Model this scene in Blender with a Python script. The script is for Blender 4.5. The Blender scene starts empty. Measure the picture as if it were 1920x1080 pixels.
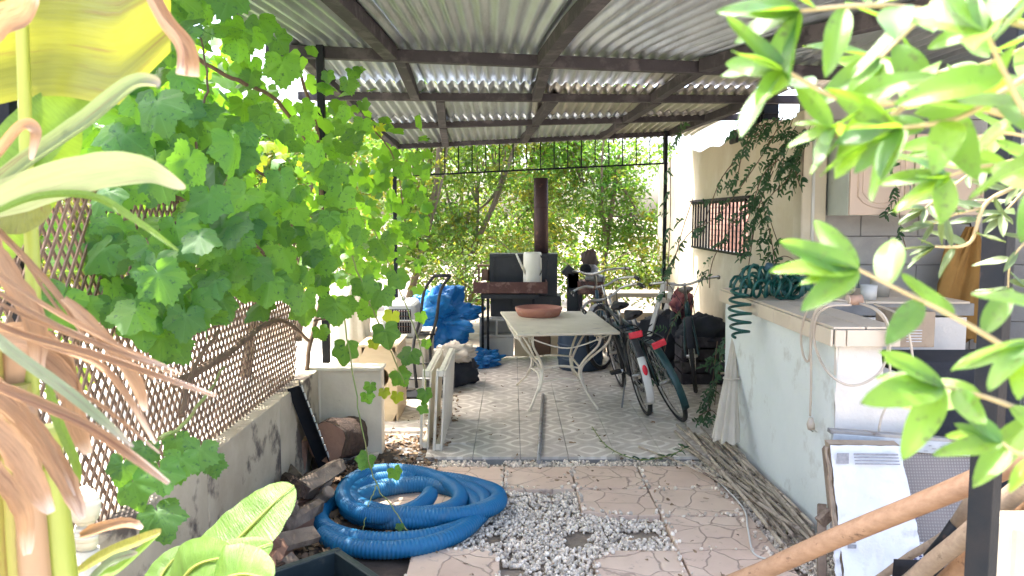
import bpy, math, random
from mathutils import Vector, Matrix, noise, Euler
random.seed(11)
R = math.radians
V = Vector
scene = bpy.context.scene
col = scene.collection

# ------------------------------------------------------------------ camera, sky, sun, exposure
F = 1500.0          # focal length in pixels of the 1920 wide photograph
PITCH = R(5.14)
CAMZ = 1.5
cam_data = bpy.data.cameras.new('camera')
cam = bpy.data.objects.new('camera', cam_data)
col.objects.link(cam)
cam.location = (0, 0, CAMZ)
cam.rotation_euler = (R(90) - PITCH, 0, 0)
cam_data.sensor_width = 36.0
cam_data.lens = F / 1920 * 36.0
cam_data.clip_start = 0.05
cam_data.clip_end = 2000
cam_data.dof.use_dof = True
cam_data.dof.focus_distance = 4.6
cam_data.dof.aperture_fstop = 6.3
scene.camera = cam

SUN_EL, SUN_AZ = R(65), R(-50)      # azimuth from +Y, negative = towards -X
world = bpy.data.worlds.new('World')
scene.world = world
world.use_nodes = True
wn = world.node_tree
sky = wn.nodes.new('ShaderNodeTexSky')
sky.sky_type = 'NISHITA'
sky.sun_disc = False
sky.sun_elevation = SUN_EL
sky.sun_rotation = SUN_AZ
sky.air_density = .8
sky.dust_density = 5.0
sky.ozone_density = .6
wn.links.new(sky.outputs[0], wn.nodes['Background'].inputs[0])
wn.nodes['Background'].inputs[1].default_value = 0.15
sun_data = bpy.data.lights.new('sun', 'SUN')
sun_data.energy = 2.0
sun_data.angle = R(0.53)
sun_data.color = (1.0, 0.95, 0.86)
sun = bpy.data.objects.new('sun', sun_data)
col.objects.link(sun)
sd = V((math.sin(SUN_AZ) * math.cos(SUN_EL), math.cos(SUN_AZ) * math.cos(SUN_EL), math.sin(SUN_EL)))
sun.rotation_euler = sd.to_track_quat('Z', 'Y').to_euler()
sun.location = sd * 20
scene.view_settings.view_transform = 'Standard'
scene.view_settings.look = 'None'
scene.view_settings.exposure = 2.92
scene.view_settings.gamma = 1.0
scene.view_settings.use_curve_mapping = False
scene.render.engine = 'CYCLES'
scene.cycles.use_denoising = True
scene.cycles.max_bounces = 8
scene.cycles.diffuse_bounces = 5
scene.cycles.glossy_bounces = 3
scene.cycles.transmission_bounces = 5
scene.cycles.transparent_max_bounces = 8
scene.cycles.sample_clamp_indirect = 8

# ------------------------------------------------------------------ survey: image ray -> place in the yard
_fw = V((0, math.cos(PITCH), -math.sin(PITCH)))
_up = V((0, math.sin(PITCH), math.cos(PITCH)))
def ray(px, py):
    return V(((px - 960) / F, 0, 0)) + _up * (-(py - 540) / F) + _fw
def at(px, py, Y):
    d = ray(px, py)
    return V((0, 0, CAMZ)) + d * (Y / d.y)
def gr(px, py, z=0.0):
    d = ray(px, py)
    return V((0, 0, CAMZ)) + d * ((z - CAMZ) / d.z)

# ------------------------------------------------------------------ materials
MATS = {}
class NT:
    def __init__(s, name):
        s.m = bpy.data.materials.new(name)
        s.m.use_nodes = True
        s.t = s.m.node_tree
        s.b = s.t.nodes['Principled BSDF']
        s.out = s.t.nodes['Material Output']
        MATS[name] = s.m
    def n(s, typ, props=None, **kw):
        nd = s.t.nodes.new('ShaderNode' + typ)
        for k, v in (props or {}).items():
            setattr(nd, k, v)
        for k, v in kw.items():
            key = k.replace('_', ' ')
            if key not in nd.inputs:
                key = int(k[1:])
            s.put(nd.inputs[key], v)
        return nd
    def put(s, sock, v):
        if isinstance(v, bpy.types.NodeSocket):
            s.t.links.new(v, sock)
        elif isinstance(v, bpy.types.Node):
            s.t.links.new(v.outputs[0], sock)
        else:
            if sock.type == 'RGBA' and len(v) == 3:
                v = (*v, 1)
            sock.default_value = v
    def math(s, op, a, b=0.0, clamp=False):
        nd = s.t.nodes.new('ShaderNodeMath')
        nd.operation = op
        nd.use_clamp = clamp
        s.put(nd.inputs[0], a)
        s.put(nd.inputs[1], b)
        return nd.outputs[0]
    def mix(s, f, a, b, mode='MIX'):
        nd = s.t.nodes.new('ShaderNodeMix')
        nd.data_type = 'RGBA'
        nd.blend_type = mode
        s.put(nd.inputs[0], f)
        s.put(nd.inputs[6], a)
        s.put(nd.inputs[7], b)
        return nd.outputs[2]
    def ramp(s, f, lo, hi):
        nd = s.t.nodes.new('ShaderNodeMapRange')
        s.put(nd.inputs[0], f)
        nd.inputs[1].default_value = lo
        nd.inputs[2].default_value = hi
        return nd.outputs[0]
    def coord(s, stretch=(1, 1, 1), offset=True):
        tc = s.n('TexCoord').outputs['Object']
        if offset:
            r = s.n('ObjectInfo').outputs['Random']
            c = s.n('CombineXYZ', X=s.math('MULTIPLY', r, 37.0), Y=s.math('MULTIPLY', r, 91.0), Z=s.math('MULTIPLY', r, 13.0))
            v = s.n('VectorMath', {'operation': 'ADD'})
            s.put(v.inputs[0], tc); s.put(v.inputs[1], c.outputs[0])
            tc = v.outputs[0]
        if stretch != (1, 1, 1):
            mp = s.n('Mapping', Scale=stretch)
            s.put(mp.inputs['Vector'], tc)
            tc = mp.outputs[0]
        return tc
    def noise(s, vec, scale, detail=5, rough=.6):
        return s.n('TexNoise', Vector=vec, Scale=scale, Detail=detail, Roughness=rough).outputs[0]
    def bump(s, h, strength, dist=.01):
        nd = s.n('Bump', Strength=strength, Distance=dist, Height=h)
        s.put(s.b.inputs['Normal'], nd.outputs[0])
    def base(s, c): s.put(s.b.inputs['Base Color'], c)

def P(name, c1, c2=None, scale=6, rough=.7, bump=.15, bscale=None, metal=0.0, vary=.0, stretch=(1, 1, 1),
      wear=None, wscale=3, wlo=.52, whi=.62, spec=.5, island=0.0, dist=.01):
    """general weathered surface: two tones, fine relief, optional worn patches of a third tone"""
    s = NT(name)
    c2 = c2 or tuple(x * .7 for x in c1)
    v = s.coord(stretch)
    f = s.ramp(s.noise(v, scale), .3, .7)
    c = s.mix(f, c1, c2)
    if wear:
        w = s.ramp(s.noise(v, wscale, 8, .65), wlo, whi)
        c = s.mix(w, c, wear)
    if vary:
        r = s.n('ObjectInfo').outputs['Random']
        k = s.math('ADD', s.math('MULTIPLY', r, 2 * vary), 1 - vary)
        c = s.mix(1.0, c, s.n('CombineColor', Red=k, Green=k, Blue=k).outputs[0], 'MULTIPLY')
    if island:
        r = s.n('NewGeometry').outputs['Random Per Island']
        k = s.math('ADD', s.math('MULTIPLY', r, 2 * island), 1 - island)
        c = s.mix(1.0, c, s.n('CombineColor', Red=k, Green=k, Blue=k).outputs[0], 'MULTIPLY')
    s.base(c)
    s.b.inputs['Roughness'].default_value = rough
    s.b.inputs['Metallic'].default_value = metal
    s.b.inputs['Specular IOR Level'].default_value = spec
    if bump:
        s.bump(s.noise(v, bscale or scale * 6, 6), bump, dist)
    return s.m

def LEAF(name, c1, c2, tc, t=.45, rough=.45, vein=None, island=.25, nscale=14, stretch=(1, 1, 1), spots=None, uvs=None, tipc=None, stripe=0.0):
    """thin leaf: glossy face plus light passing through"""
    s = NT(name)
    if uvs:      # blade coordinates stored along the leaf: across, along
        ra = s.n('Attribute', {'attribute_name': 'ruv'}).outputs['Vector']
        mp = s.n('Mapping', Scale=uvs); s.put(mp.inputs['Vector'], ra)
        off = s.n('ObjectInfo').outputs['Random']
        s.put(mp.inputs['Location'], s.n('CombineXYZ', X=s.math('MULTIPLY', off, 50.0), Y=s.math('MULTIPLY', off, 20.0)).outputs[0])
        v = mp.outputs[0]; nscale = 1.0
    else:
        v = s.coord(stretch)
    rnd = s.math('FRACT', s.math('ADD', s.n('ObjectInfo').outputs['Random'], s.n('NewGeometry').outputs['Random Per Island']))
    f = s.math('ADD', s.math('MULTIPLY', rnd, .7), s.math('MULTIPLY', s.noise(v, nscale, 4), .4), True)
    c = s.mix(f, c1, c2)
    k = s.math('ADD', s.math('MULTIPLY', rnd, 2 * island), 1 - island)
    kk = s.n('CombineColor', Red=k, Green=k, Blue=k).outputs[0]
    tcol = s.mix(1.0, tc, kk, 'MULTIPLY')
    if vein:
        a = s.n('Attribute', {'attribute_name': 'vein'}).outputs['Fac']
        c = s.mix(s.math('MULTIPLY', a, .8), c, vein)
    if stripe:
        w = s.ramp(s.noise(v, 2.0, 6, .7), .42, .62)
        dk = s.mix(s.math('MULTIPLY', w, stripe), c, tuple(x * .45 for x in c1)); c = dk
        tcol = s.mix(s.math('MULTIPLY', w, stripe), tcol, tuple(x * .5 for x in tc))
    if tipc:
        y = s.n('SeparateXYZ', Vector=s.n('Attribute', {'attribute_name': 'ruv'}).outputs['Vector']).outputs[1]
        c = s.mix(s.ramp(s.math('ADD', y, s.math('MULTIPLY', s.noise(v, 1.5, 4), .25)), .92, 1.1), c, tipc)
    if spots:
        w = s.ramp(s.noise(v, nscale * (.35 if not uvs else .5), 7, .7), .56, .66)
        c = s.mix(w, c, spots); tcol = s.mix(w, tcol, spots)
    s.base(c)
    s.b.inputs['Roughness'].default_value = rough
    tr = s.n('BsdfTranslucent', Color=tcol)
    mx = s.n('MixShader', Fac=t)
    s.put(mx.inputs[1], s.b.outputs[0]); s.put(mx.inputs[2], tr.outputs[0])
    s.put(s.out.inputs[0], mx.outputs[0])
    s.bump(s.noise(v, nscale * 5 if not uvs else 2.5, 4), .25 if not uvs else .6, .004)
    return s.m

# ------------------------------------------------------------------ mesh collecting
class MB:
    def __init__(s):
        s.v = []; s.f = []; s.sm = []; s.uv = None
    def add(s, vs, fs, smooth=False):
        o = len(s.v)
        s.v += [V(p) for p in vs]
        s.f += [tuple(o + i for i in f) for f in fs]
        s.sm += [smooth] * len(fs)
        return s
    def box(s, c, size, rot=None, taper=1.0):
        x, y, z = (q / 2 for q in size)
        vs = [V((a * x * (taper if k > 0 else 1), b * y * (taper if k > 0 else 1), k * z)) for k in (-1, 1) for a, b in ((-1, -1), (1, -1), (1, 1), (-1, 1))]
        if rot is not None:
            m = rot if isinstance(rot, Matrix) else Euler(rot).to_matrix()
            vs = [m @ p for p in vs]
        c = V(c)
        return s.add([p + c for p in vs], [(0, 3, 2, 1), (4, 5, 6, 7), (0, 1, 5, 4), (1, 2, 6, 5), (2, 3, 7, 6), (3, 0, 4, 7)])
    def bar(s, p0, p1, w, h, roll=0.0):
        p0, p1 = V(p0), V(p1)
        d = p1 - p0
        q = d.to_track_quat('Z', 'Y').to_matrix()
        if abs(d.normalized().z) < .99:
            x = d.cross(V((0, 0, 1))).normalized(); y = x.cross(d).normalized()
            q = Matrix((x, y, d.normalized())).transposed()
        if roll:
            q = q @ Matrix.Rotation(roll, 3, 'Z')
        return s.box((p0 + p1) / 2, (w, h, d.length), q)
    def tube(s, pts, r, n=8, caps=True, closed=False):
        pts = [V(p) for p in pts]
        L = len(pts)
        rs = r if isinstance(r, (list, tuple)) else [r] * L
        rings = []; nrm = None
        for i, p in enumerate(pts):
            a = pts[(i - 1) % L] if (closed or i > 0) else p
            b = pts[(i + 1) % L] if (closed or i < L - 1) else p
            t = (b - a).normalized()
            if nrm is None:
                nrm = t.orthogonal().normalized()
            nrm = (nrm - t * nrm.dot(t))
            nrm = nrm.normalized() if nrm.length > 1e-6 else t.orthogonal().normalized()
            bn = t.cross(nrm)
            rings.append([p + (nrm * math.cos(2 * math.pi * k / n) + bn * math.sin(2 * math.pi * k / n)) * rs[i] for k in range(n)])
        vs = [q for rg in rings for q in rg]
        fs = []
        for i in range(L if closed else L - 1):
            j = (i + 1) % L
            for k in range(n):
                k2 = (k + 1) % n
                fs.append((i * n + k, i * n + k2, j * n + k2, j * n + k))
        s.add(vs, fs, True)
        if caps and not closed:
            o = len(s.v) - len(vs)
            s.f.append(tuple(o + k for k in reversed(range(n)))); s.sm.append(False)
            s.f.append(tuple(o + (L - 1) * n + k for k in range(n))); s.sm.append(False)
        return s
    def lathe(s, prof, c=(0, 0, 0), n=24, m=None):
        vs = []; fs = []
        L = len(prof)
        for r, z in prof:
            for k in range(n):
                a = 2 * math.pi * k / n
                p = V((r * math.cos(a), r * math.sin(a), z))
                vs.append((m @ p if m else p) + V(c))
        for i in range(L - 1):
            for k in range(n):
                k2 = (k + 1) % n
                fs.append((i * n + k, i * n + k2, (i + 1) * n + k2, (i + 1) * n + k))
        return s.add(vs, fs, True)
    def prism(s, poly, h, m=None):
        """polygon in xy extruded from z=0 to z=h, then placed by matrix m"""
        n = len(poly)
        vs = [V((x, y, z)) for z in (0, h) for x, y in poly]
        if m:
            vs = [m @ p for p in vs]
        return s.add(vs, [tuple(reversed(range(n))), tuple(range(n, 2 * n))] + [(i, (i + 1) % n, n + (i + 1) % n, n + i) for i in range(n)])
    def grid(s, fn, nu, nv, smooth=True):
        vs = [fn(i / nu, j / nv) for j in range(nv + 1) for i in range(nu + 1)]
        w = nu + 1
        if not s.v: s.uv = [(i / nu, j / nv, 0.0) for j in range(nv + 1) for i in range(nu + 1)]
        return s.add(vs, [(j * w + i, j * w + i + 1, (j + 1) * w + i + 1, (j + 1) * w + i) for j in range(nv) for i in range(nu)], smooth)
    def mesh(s, name):
        me = bpy.data.meshes.new(name)
        me.from_pydata([tuple(p) for p in s.v], [], s.f)
        me.polygons.foreach_set('use_smooth', s.sm)
        me.update()
        if s.uv and len(s.uv) == len(s.v):
            a = me.attributes.new('ruv', 'FLOAT_VECTOR', 'POINT')
            a.data.foreach_set('vector', [c for t in s.uv for c in t])
        return me
    def build(s, name, mat, parent=None, bevel=0, solid=0, local=False):
        return obj(name, s.mesh(name), mat, parent, bevel, solid, local)

def obj(name, me, mat, parent=None, bevel=0, solid=0, local=False):
    if mat is not None and not me.materials:
        me.materials.append(MATS[mat])
    o = bpy.data.objects.new(name, me)
    col.objects.link(o)
    if parent is not None:
        o.parent = parent
        if not local:
            o.matrix_parent_inverse = WINV[parent.name]
    WINV[o.name] = Matrix()
    if solid:
        m = o.modifiers.new('solid', 'SOLIDIFY'); m.thickness = solid; m.offset = 0
    if bevel:
        m = o.modifiers.new('bevel', 'BEVEL'); m.width = bevel; m.segments = 2; m.limit_method = 'ANGLE'
    return o
WINV = {}
def tag(o, label, cat, group=None):
    o['label'] = label; o['category'] = cat
    if group: o['group'] = group
    return o
def thing(name, label, cat, loc=(0, 0, 0), rot=(0, 0, 0), group=None):
    o = bpy.data.objects.new(name, None)
    o.empty_display_size = .1
    col.objects.link(o)
    o.location = loc; o.rotation_euler = rot
    WINV[o.name] = (Matrix.Translation(V(loc)) @ Euler(rot).to_matrix().to_4x4()).inverted()
    return tag(o, label, cat, group)
def kind(o, k):
    o['kind'] = k
    return o
def sub(o, data, name, mat=None, parent=None, loc=(0, 0, 0), rot=None):
    """a further object sharing mesh data"""
    c = bpy.data.objects.new(name, data)
    col.objects.link(c)
    c.parent = parent
    if parent is not None: c.matrix_parent_inverse = WINV[parent.name]
    c.location = loc
    if rot is not None: c.rotation_euler = rot
    WINV[c.name] = Matrix()
    return c
def orient(n, tip):
    """rotation: local z -> n, local y -> tip (made square to n)"""
    n = V(n).normalized(); t = V(tip); t = t - n * t.dot(n)
    if t.length < 1e-4: t = n.orthogonal()
    t.normalize()
    return Matrix((t.cross(n), t, n)).transposed()
def rv(a=1.0):
    return V((random.uniform(-a, a), random.uniform(-a, a), random.uniform(-a, a)))
def curve(pts, n=8):
    """smooth path through points (Catmull-Rom)"""
    pts = [V(p) for p in pts]
    out = []
    for i in range(len(pts) - 1):
        p0 = pts[max(i - 1, 0)]; p1 = pts[i]; p2 = pts[i + 1]; p3 = pts[min(i + 2, len(pts) - 1)]
        for k in range(n):
            t = k / n
            out.append(.5 * ((2 * p1) + (p2 - p0) * t + (2 * p0 - 5 * p1 + 4 * p2 - p3) * t * t + (3 * p1 - p0 - 3 * p2 + p3) * t ** 3))
    return out + [pts[-1]]
def lumps(c, size, seed, amp=.25, freq=2.0, nu=28, nv=18, flat=None, ridge=True, rot=None):
    """crumpled cloth or bag: a closed lumpy skin"""
    m = MB(); c = V(c); so = V((seed * 7.1, seed * 3.3, seed * 1.7))
    def fn(u, v):
        a = 2 * math.pi * u; b = math.pi * (v - .5) * .999
        d = V((math.cos(a) * math.cos(b), math.sin(a) * math.cos(b), math.sin(b)))
        h = noise.noise(d * freq + so) * amp
        if ridge:
            h += (abs(noise.noise(d * freq * 2.3 + so * 2)) - .2) * amp * .9 + (abs(noise.noise(d * freq * 5 + so)) - .2) * amp * .4
        p = V((d.x * size[0], d.y * size[1], d.z * size[2])) * (1 + h)
        if rot: p = Euler(rot).to_matrix() @ p
        p += c
        if flat is not None and p.z < flat: p.z = flat + .002 * math.sin(u * 50)
        return p
    m.grid(fn, nu, nv)
    return m
# ------------------------------------------------------------------ material list
P('earth', (.30, .25, .19), (.17, .13, .095), 3, .95, .5, 40, wear=(.38, .34, .28), wscale=1.2)
P('soil', (.075, .055, .042), (.035, .026, .02), 9, .95, .6, 60)
P('pale_ground', (.62, .58, .50), (.50, .46, .40), 2, .9, .2, 30)
P('pebble', (.80, .72, .60), (.52, .43, .34), 30, .75, .2, 90, island=.42)
P('dead_leaf', (.30, .20, .115), (.15, .09, .055), 20, .85, .2, island=.4)
P('plaster_white', (.46, .42, .35), (.36, .33, .27), 2.5, .85, .35, 26, wear=(.50, .45, .37), wscale=1.6, wlo=.58, whi=.72)
P('plaster_cream', (.62, .56, .43), (.54, .47, .35), 1.3, .9, .4, 30, wear=(.70, .66, .56), wscale=1.1, wlo=.5, whi=.7)
P('plaster_blue', (.76, .79, .76), (.69, .73, .70), 2.2, .85, .4, 28, wear=(.46, .44, .38), wscale=3.4, wlo=.56, whi=.72)
P('plaster_pink', (.80, .74, .66), (.70, .64, .56), 3, .9, .6, 22, wear=(.50, .45, .42), wscale=3, wlo=.62, whi=.74)
P('block_grey', (.40, .39, .37), (.31, .30, .29), 4, .95, .5, 50, vary=.06)
P('mortar', (.30, .29, .27), (.22, .21, .20), 10, .95, .4, 60)
P('old_wall', (.52, .455, .34), (.36, .30, .21), 3, .9, .4, 28, wear=(.10, .08, .065), wscale=2.6, wlo=.51, whi=.58)
P('end_wall', (.70, .62, .49), (.56, .48, .37), 4, .85, .3, 30, wear=(.32, .27, .21), wscale=5, wlo=.64, whi=.72)
P('wood_beam', (.042, .036, .042), (.026, .022, .027), 5, .8, .4, 40, stretch=(1, 1, 1), vary=.12, wear=(.075, .065, .07), wscale=6)
P('lattice_wood', (.24, .155, .10), (.13, .08, .052), 14, .75, .3, vary=.3)
P('black_metal', (.010, .013, .017), (.018, .018, .020), 12, .5, .12, metal=.0, spec=.12, wear=(.05, .035, .03), wscale=14, wlo=.64, whi=.7)
P('stove_black', (.016, .020, .026), (.030, .034, .040), 5, .45, .1, metal=.3, wear=(.06, .05, .05), wscale=7, wlo=.58, whi=.75)
P('rust_pipe', (.075, .040, .040), (.045, .028, .032), 7, .6, .15, metal=.4, wear=(.16, .08, .06), wscale=9, wlo=.6, whi=.7)
P('rust_tray', (.15, .070, .055), (.09, .042, .038), 9, .7, .2, metal=.3, wear=(.25, .15, .12), wscale=12)
P('white_paint', (.78, .72, .60), (.66, .60, .48), 12, .5, .1, 60, wear=(.40, .29, .20), wscale=16, wlo=.63, whi=.68)
P('table_top', (.68, .61, .47), (.58, .51, .38), 6, .55, .15, 60, wear=(.36, .31, .25), wscale=9, wlo=.6, whi=.7)
P('terracotta', (.46, .20, .135), (.38, .16, .11), 10, .75, .15, 80, wear=(.55, .34, .27), wscale=5, wlo=.6, whi=.75)
P('blue_hose', (.002, .115, .26), (.004, .14, .30), 4, .55, .05, wear=(.06, .15, .24), wscale=9, wlo=.52, whi=.75)
P('green_hose', (.002, .055, .045), (.004, .085, .065), 12, .35, .0)
P('blue_tarp', (.008, .14, .42), (.014, .20, .50), 5, .38, .3, 30)
P('plastic_white', (.68, .67, .63), (.60, .58, .53), 4, .4, .05, wear=(.45, .42, .36), wscale=5, wlo=.62, whi=.74)
P('can_plastic', (.74, .73, .64), (.68, .66, .55), 4, .35, .0)
P('carrier_grey', (.50, .49, .47), (.43, .42, .41), 6, .5, .1)
P('black_rubber', (.018, .018, .020), (.035, .033, .032), 20, .8, .2, 80)
P('chrome', (.55, .54, .52), (.42, .40, .38), 18, .3, .1, metal=.9, wear=(.22, .13, .08), wscale=22, wlo=.6, whi=.68)
P('frame_green', (.010, .060, .062), (.014, .038, .042), 12, .4, .05, wear=(.06, .05, .045), wscale=25, wlo=.62, whi=.7)
P('frame_grey', (.05, .055, .06), (.03, .034, .04), 12, .4, .05, wear=(.12, .09, .07), wscale=25, wlo=.62, whi=.7)
P('frame_blue', (.02, .10, .15), (.02, .06, .09), 12, .4, .05, wear=(.10, .07, .05), wscale=25, wlo=.62, whi=.7)
P('reflector_red', (.75, .025, .05), (.60, .012, .03), 40, .2, .3, 200)
P('leather_brown', (.10, .065, .045), (.05, .033, .025), 14, .55, .3)
P('cloth_red', (.40, .15, .13), (.23, .055, .07), 7, .9, .3, 60, wear=(.08, .03, .05), wscale=7, wlo=.5, whi=.6)
P('cloth_cream', (.62, .56, .47), (.50, .44, .36), 5, .9, .3, 50)
P('cloth_ochre', (.36, .20, .055), (.27, .14, .035), 5, .95, .4, 60)
P('cloth_black', (.016, .019, .026), (.030, .032, .04), 5, .85, .4, 60)
P('barrel_blue', (.030, .060, .10), (.02, .042, .075), 5, .45, .1, wear=(.10, .12, .14), wscale=6, wlo=.6, whi=.72)
P('beige_board', (.56, .45, .30), (.46, .36, .23), 4, .8, .15, 40, stretch=(1, 1, 4))
P('brown_board', (.20, .11, .07), (.13, .07, .048), 5, .7, .2, stretch=(1, 1, 5))
P('wood_grey', (.30, .23, .17), (.17, .12, .09), 9, .85, .5, 40, stretch=(1, 1, 1), vary=.3, wear=(.10, .07, .05), wscale=6)
P('bark', (.10, .06, .042), (.04, .025, .02), 12, .95, .9, 30, vary=.25, dist=.03)
P('cut_wood', (.34, .18, .115), (.22, .115, .075), 8, .85, .3, 50, vary=.2)
P('cane', (.48, .40, .31), (.32, .26, .195), 7, .75, .3, vary=.3, wear=(.15, .11, .08), wscale=12)
P('cardboard', (.40, .31, .22), (.32, .24, .17), 6, .9, .2, 50, wear=(.22, .15, .10), wscale=4)
P('package_white', (.70, .70, .70), (.58, .58, .59), 4, .45, .5, 9, wear=(.46, .45, .45), wscale=5, wlo=.62, whi=.74, dist=.03)
P('print_grey', (.22, .22, .24), (.34, .34, .36), 60, .6, .0)
P('print_blue', (.06, .06, .16), (.07, .07, .18), 40, .6, .0)
P('steel_grey', (.33, .33, .33), (.26, .26, .26), 10, .45, .1, metal=.5, wear=(.20, .17, .15), wscale=12)
P('label_silver', (.50, .52, .53), (.40, .42, .43), 30, .5, .05)
P('cabinet_door', (.56, .44, .34), (.52, .40, .31), 3, .5, .05, stretch=(1, 1, .4))
P('cabinet_side', (.56, .60, .54), (.46, .50, .45), 3, .6, .1, 20, wear=(.34, .30, .24), wscale=7, wlo=.64, whi=.74)
P('cable_beige', (.58, .49, .39), (.50, .42, .33), 9, .5, .0)
P('connector', (.44, .28, .19), (.36, .22, .15), 12, .5, .1)
P('counter_tile', (.68, .58, .45), (.60, .50, .38), 4, .45, .1, 40, vary=.06)
P('black_plastic', (.012, .022, .026), (.022, .034, .040), 8, .45, .1, 40, wear=(.07, .07, .06), wscale=10, wlo=.62, whi=.75)
P('shell', (.62, .58, .46), (.48, .44, .34), 10, .6, .2)
P('vine_stem', (.17, .11, .07), (.10, .065, .04), 12, .9, .4)
P('green_stem', (.20, .30, .07), (.25, .22, .08), 10, .6, .1)
P('banana_stem', (.26, .28, .04), (.30, .22, .06), 4, .5, .3, stretch=(5, 5, .6), wear=(.22, .11, .05), wscale=5, wlo=.52, whi=.60)
P('banana_rib', (.30, .34, .06), (.25, .30, .05), 6, .45, .1, stretch=(4, 4, .5))
P('tree_bark', (.22, .165, .115), (.13, .095, .065), 8, .9, .5)
P('twig', (.42, .33, .18), (.34, .26, .12), 20, .7, .1)
P('pinkish_brick', (.50, .30, .25), (.40, .22, .18), 9, .9, .3, vary=.2)
P('concrete_block', (.54, .52, .48), (.44, .42, .38), 7, .9, .4, 50)
LEAF('grape_leaf', (.018, .085, .022), (.055, .155, .028), (.32, .66, .030), .42, .52, vein=(.10, .22, .06), island=.35, spots=(.05, .14, .03))
LEAF('grape_yellow_backlit', (.10, .20, .02), (.18, .24, .02), (.60, .72, .03), .5, .5, vein=(.25, .30, .08))  # yellower, brighter copy of the vine leaf, sun glow put into its colour
LEAF('banana_leaf', (.085, .19, .030), (.13, .24, .035), (.34, .50, .04), .34, .4, uvs=(1.6, 42, 1), island=.05, stripe=.32)
LEAF('banana_aged', (.14, .17, .030), (.20, .19, .04), (.44, .44, .02), .34, .45, uvs=(1.5, 26, 1), spots=(.20, .09, .035), island=.05, stripe=.35)
LEAF('banana_pale', (.16, .25, .135), (.22, .215, .13), (.34, .42, .16), .2, .4, uvs=(12, 1.6, 1), spots=(.17, .085, .085), island=.05, tipc=(.42, .34, .28), stripe=.3)
LEAF('banana_dry', (.54, .35, .20), (.42, .255, .14), (.52, .28, .12), .18, .5, uvs=(16, 1.8, 1), spots=(.20, .09, .06), island=.1, tipc=(.75, .62, .50), stripe=.7)
LEAF('shrub_leaf', (.034, .115, .040), (.13, .23, .036), (.38, .66, .04), .34, .24, island=.25, nscale=20, spots=(.12, .17, .04))
LEAF('olive_leaf', (.06, .11, .05), (.13, .17, .08), (.30, .38, .07), .25, .3, island=.2, nscale=20)
LEAF('wall_creeper', (.014, .055, .030), (.03, .085, .04), (.11, .26, .04), .25, .5)
LEAF('tree_leaf', (.042, .095, .024), (.10, .165, .030), (.32, .48, .05), .40, .5, island=.5)
LEAF('tree_leaf_yellow', (.10, .135, .022), (.16, .15, .02), (.42, .42, .035), .42, .5, island=.45)
LEAF('tree_leaf_fresh', (.05, .15, .024), (.09, .21, .026), (.32, .62, .05), .42, .5, island=.45)

def galvanised(name, c1, c2, stain):
    s = NT(name)
    v = s.coord((1, .25, 1))
    c = s.mix(s.ramp(s.noise(v, 5, 8, .7), .35, .65), c1, c2)
    c = s.mix(s.ramp(s.noise(s.coord((2, .3, 1)), 2.3, 8, .7), .52, .68), c, stain)
    s.base(c)
    s.b.inputs['Metallic'].default_value = .75
    s.b.inputs['Roughness'].default_value = .36
    s.bump(s.noise(v, 40, 4), .12, .005)
galvanised('galvanised', (.50, .54, .58), (.37, .40, .44), (.25, .26, .28))
galvanised('galvanised_old', (.44, .42, .40), (.31, .29, .27), (.21, .18, .16))

def tile_material():
    s = NT('ornament_tile')
    tc = s.n('TexCoord').outputs['Object']
    sx = s.n('SeparateXYZ', Vector=tc)
    k = 2 * math.pi / .297
    cu = s.math('COSINE', s.math('MULTIPLY', sx.outputs[0], k))
    cv = s.math('COSINE', s.math('MULTIPLY', sx.outputs[1], k))
    c2 = s.math('ADD', s.math('COSINE', s.math('MULTIPLY', sx.outputs[0], 2 * k)), s.math('COSINE', s.math('MULTIPLY', sx.outputs[1], 2 * k)))
    w = s.math('ADD', s.math('MULTIPLY', cu, cv), s.math('MULTIPLY', c2, .34))
    w = s.math('ABSOLUTE', w)
    v = s.coord()
    f = s.ramp(s.math('ADD', w, s.math('MULTIPLY', s.noise(v, 25), .12)), .34, .46)
    c = s.mix(f, (.82, .77, .69), (.56, .50, .43))
    wv = s.n('NewGeometry').outputs['Position']
    c = s.mix(s.math('MULTIPLY', s.ramp(s.noise(wv, 1.6, 8, .7), .42, .66), .85), c, (.44, .40, .355))
    c = s.mix(s.math('MULTIPLY', s.ramp(s.noise(wv, 5, 9, .8), .53, .68), .8), c, (.23, .19, .15))
    s.base(c)
    s.b.inputs['Roughness'].default_value = .42
    s.bump(s.noise(v, 60, 5), .15, .004)
tile_material()

def paver_material():
    s = NT('stamped_paver')
    v = s.coord()
    n = s.n('TexNoise', Vector=v, Scale=7.0, Detail=3.0)
    v2 = s.mix(.07, v, n.outputs[1])
    vo = s.n('TexVoronoi', {'feature': 'DISTANCE_TO_EDGE'}, Vector=v2, Scale=5.0)
    j = s.ramp(vo.outputs['Distance'], .004, .022)
    cell = s.n('TexVoronoi', Vector=v2, Scale=5.0).outputs['Color']
    c = s.mix(s.ramp(s.noise(v, 5, 8), .3, .7), (.68, .52, .40), (.58, .43, .325))
    c = s.mix(.05, c, s.n('SeparateColor', Color=cell).outputs[0], 'OVERLAY')
    c = s.mix(s.ramp(s.noise(v, 14, 8, .7), .58, .72), c, (.30, .225, .185))
    c = s.mix(j, (.40, .295, .23), c)
    s.base(c)
    s.b.inputs['Roughness'].default_value = .8
    h = s.math('ADD', s.math('MULTIPLY', j, 1.0), s.math('MULTIPLY', s.noise(v, 30, 6), .35))
    s.bump(h, .7, .006)
paver_material()

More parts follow.
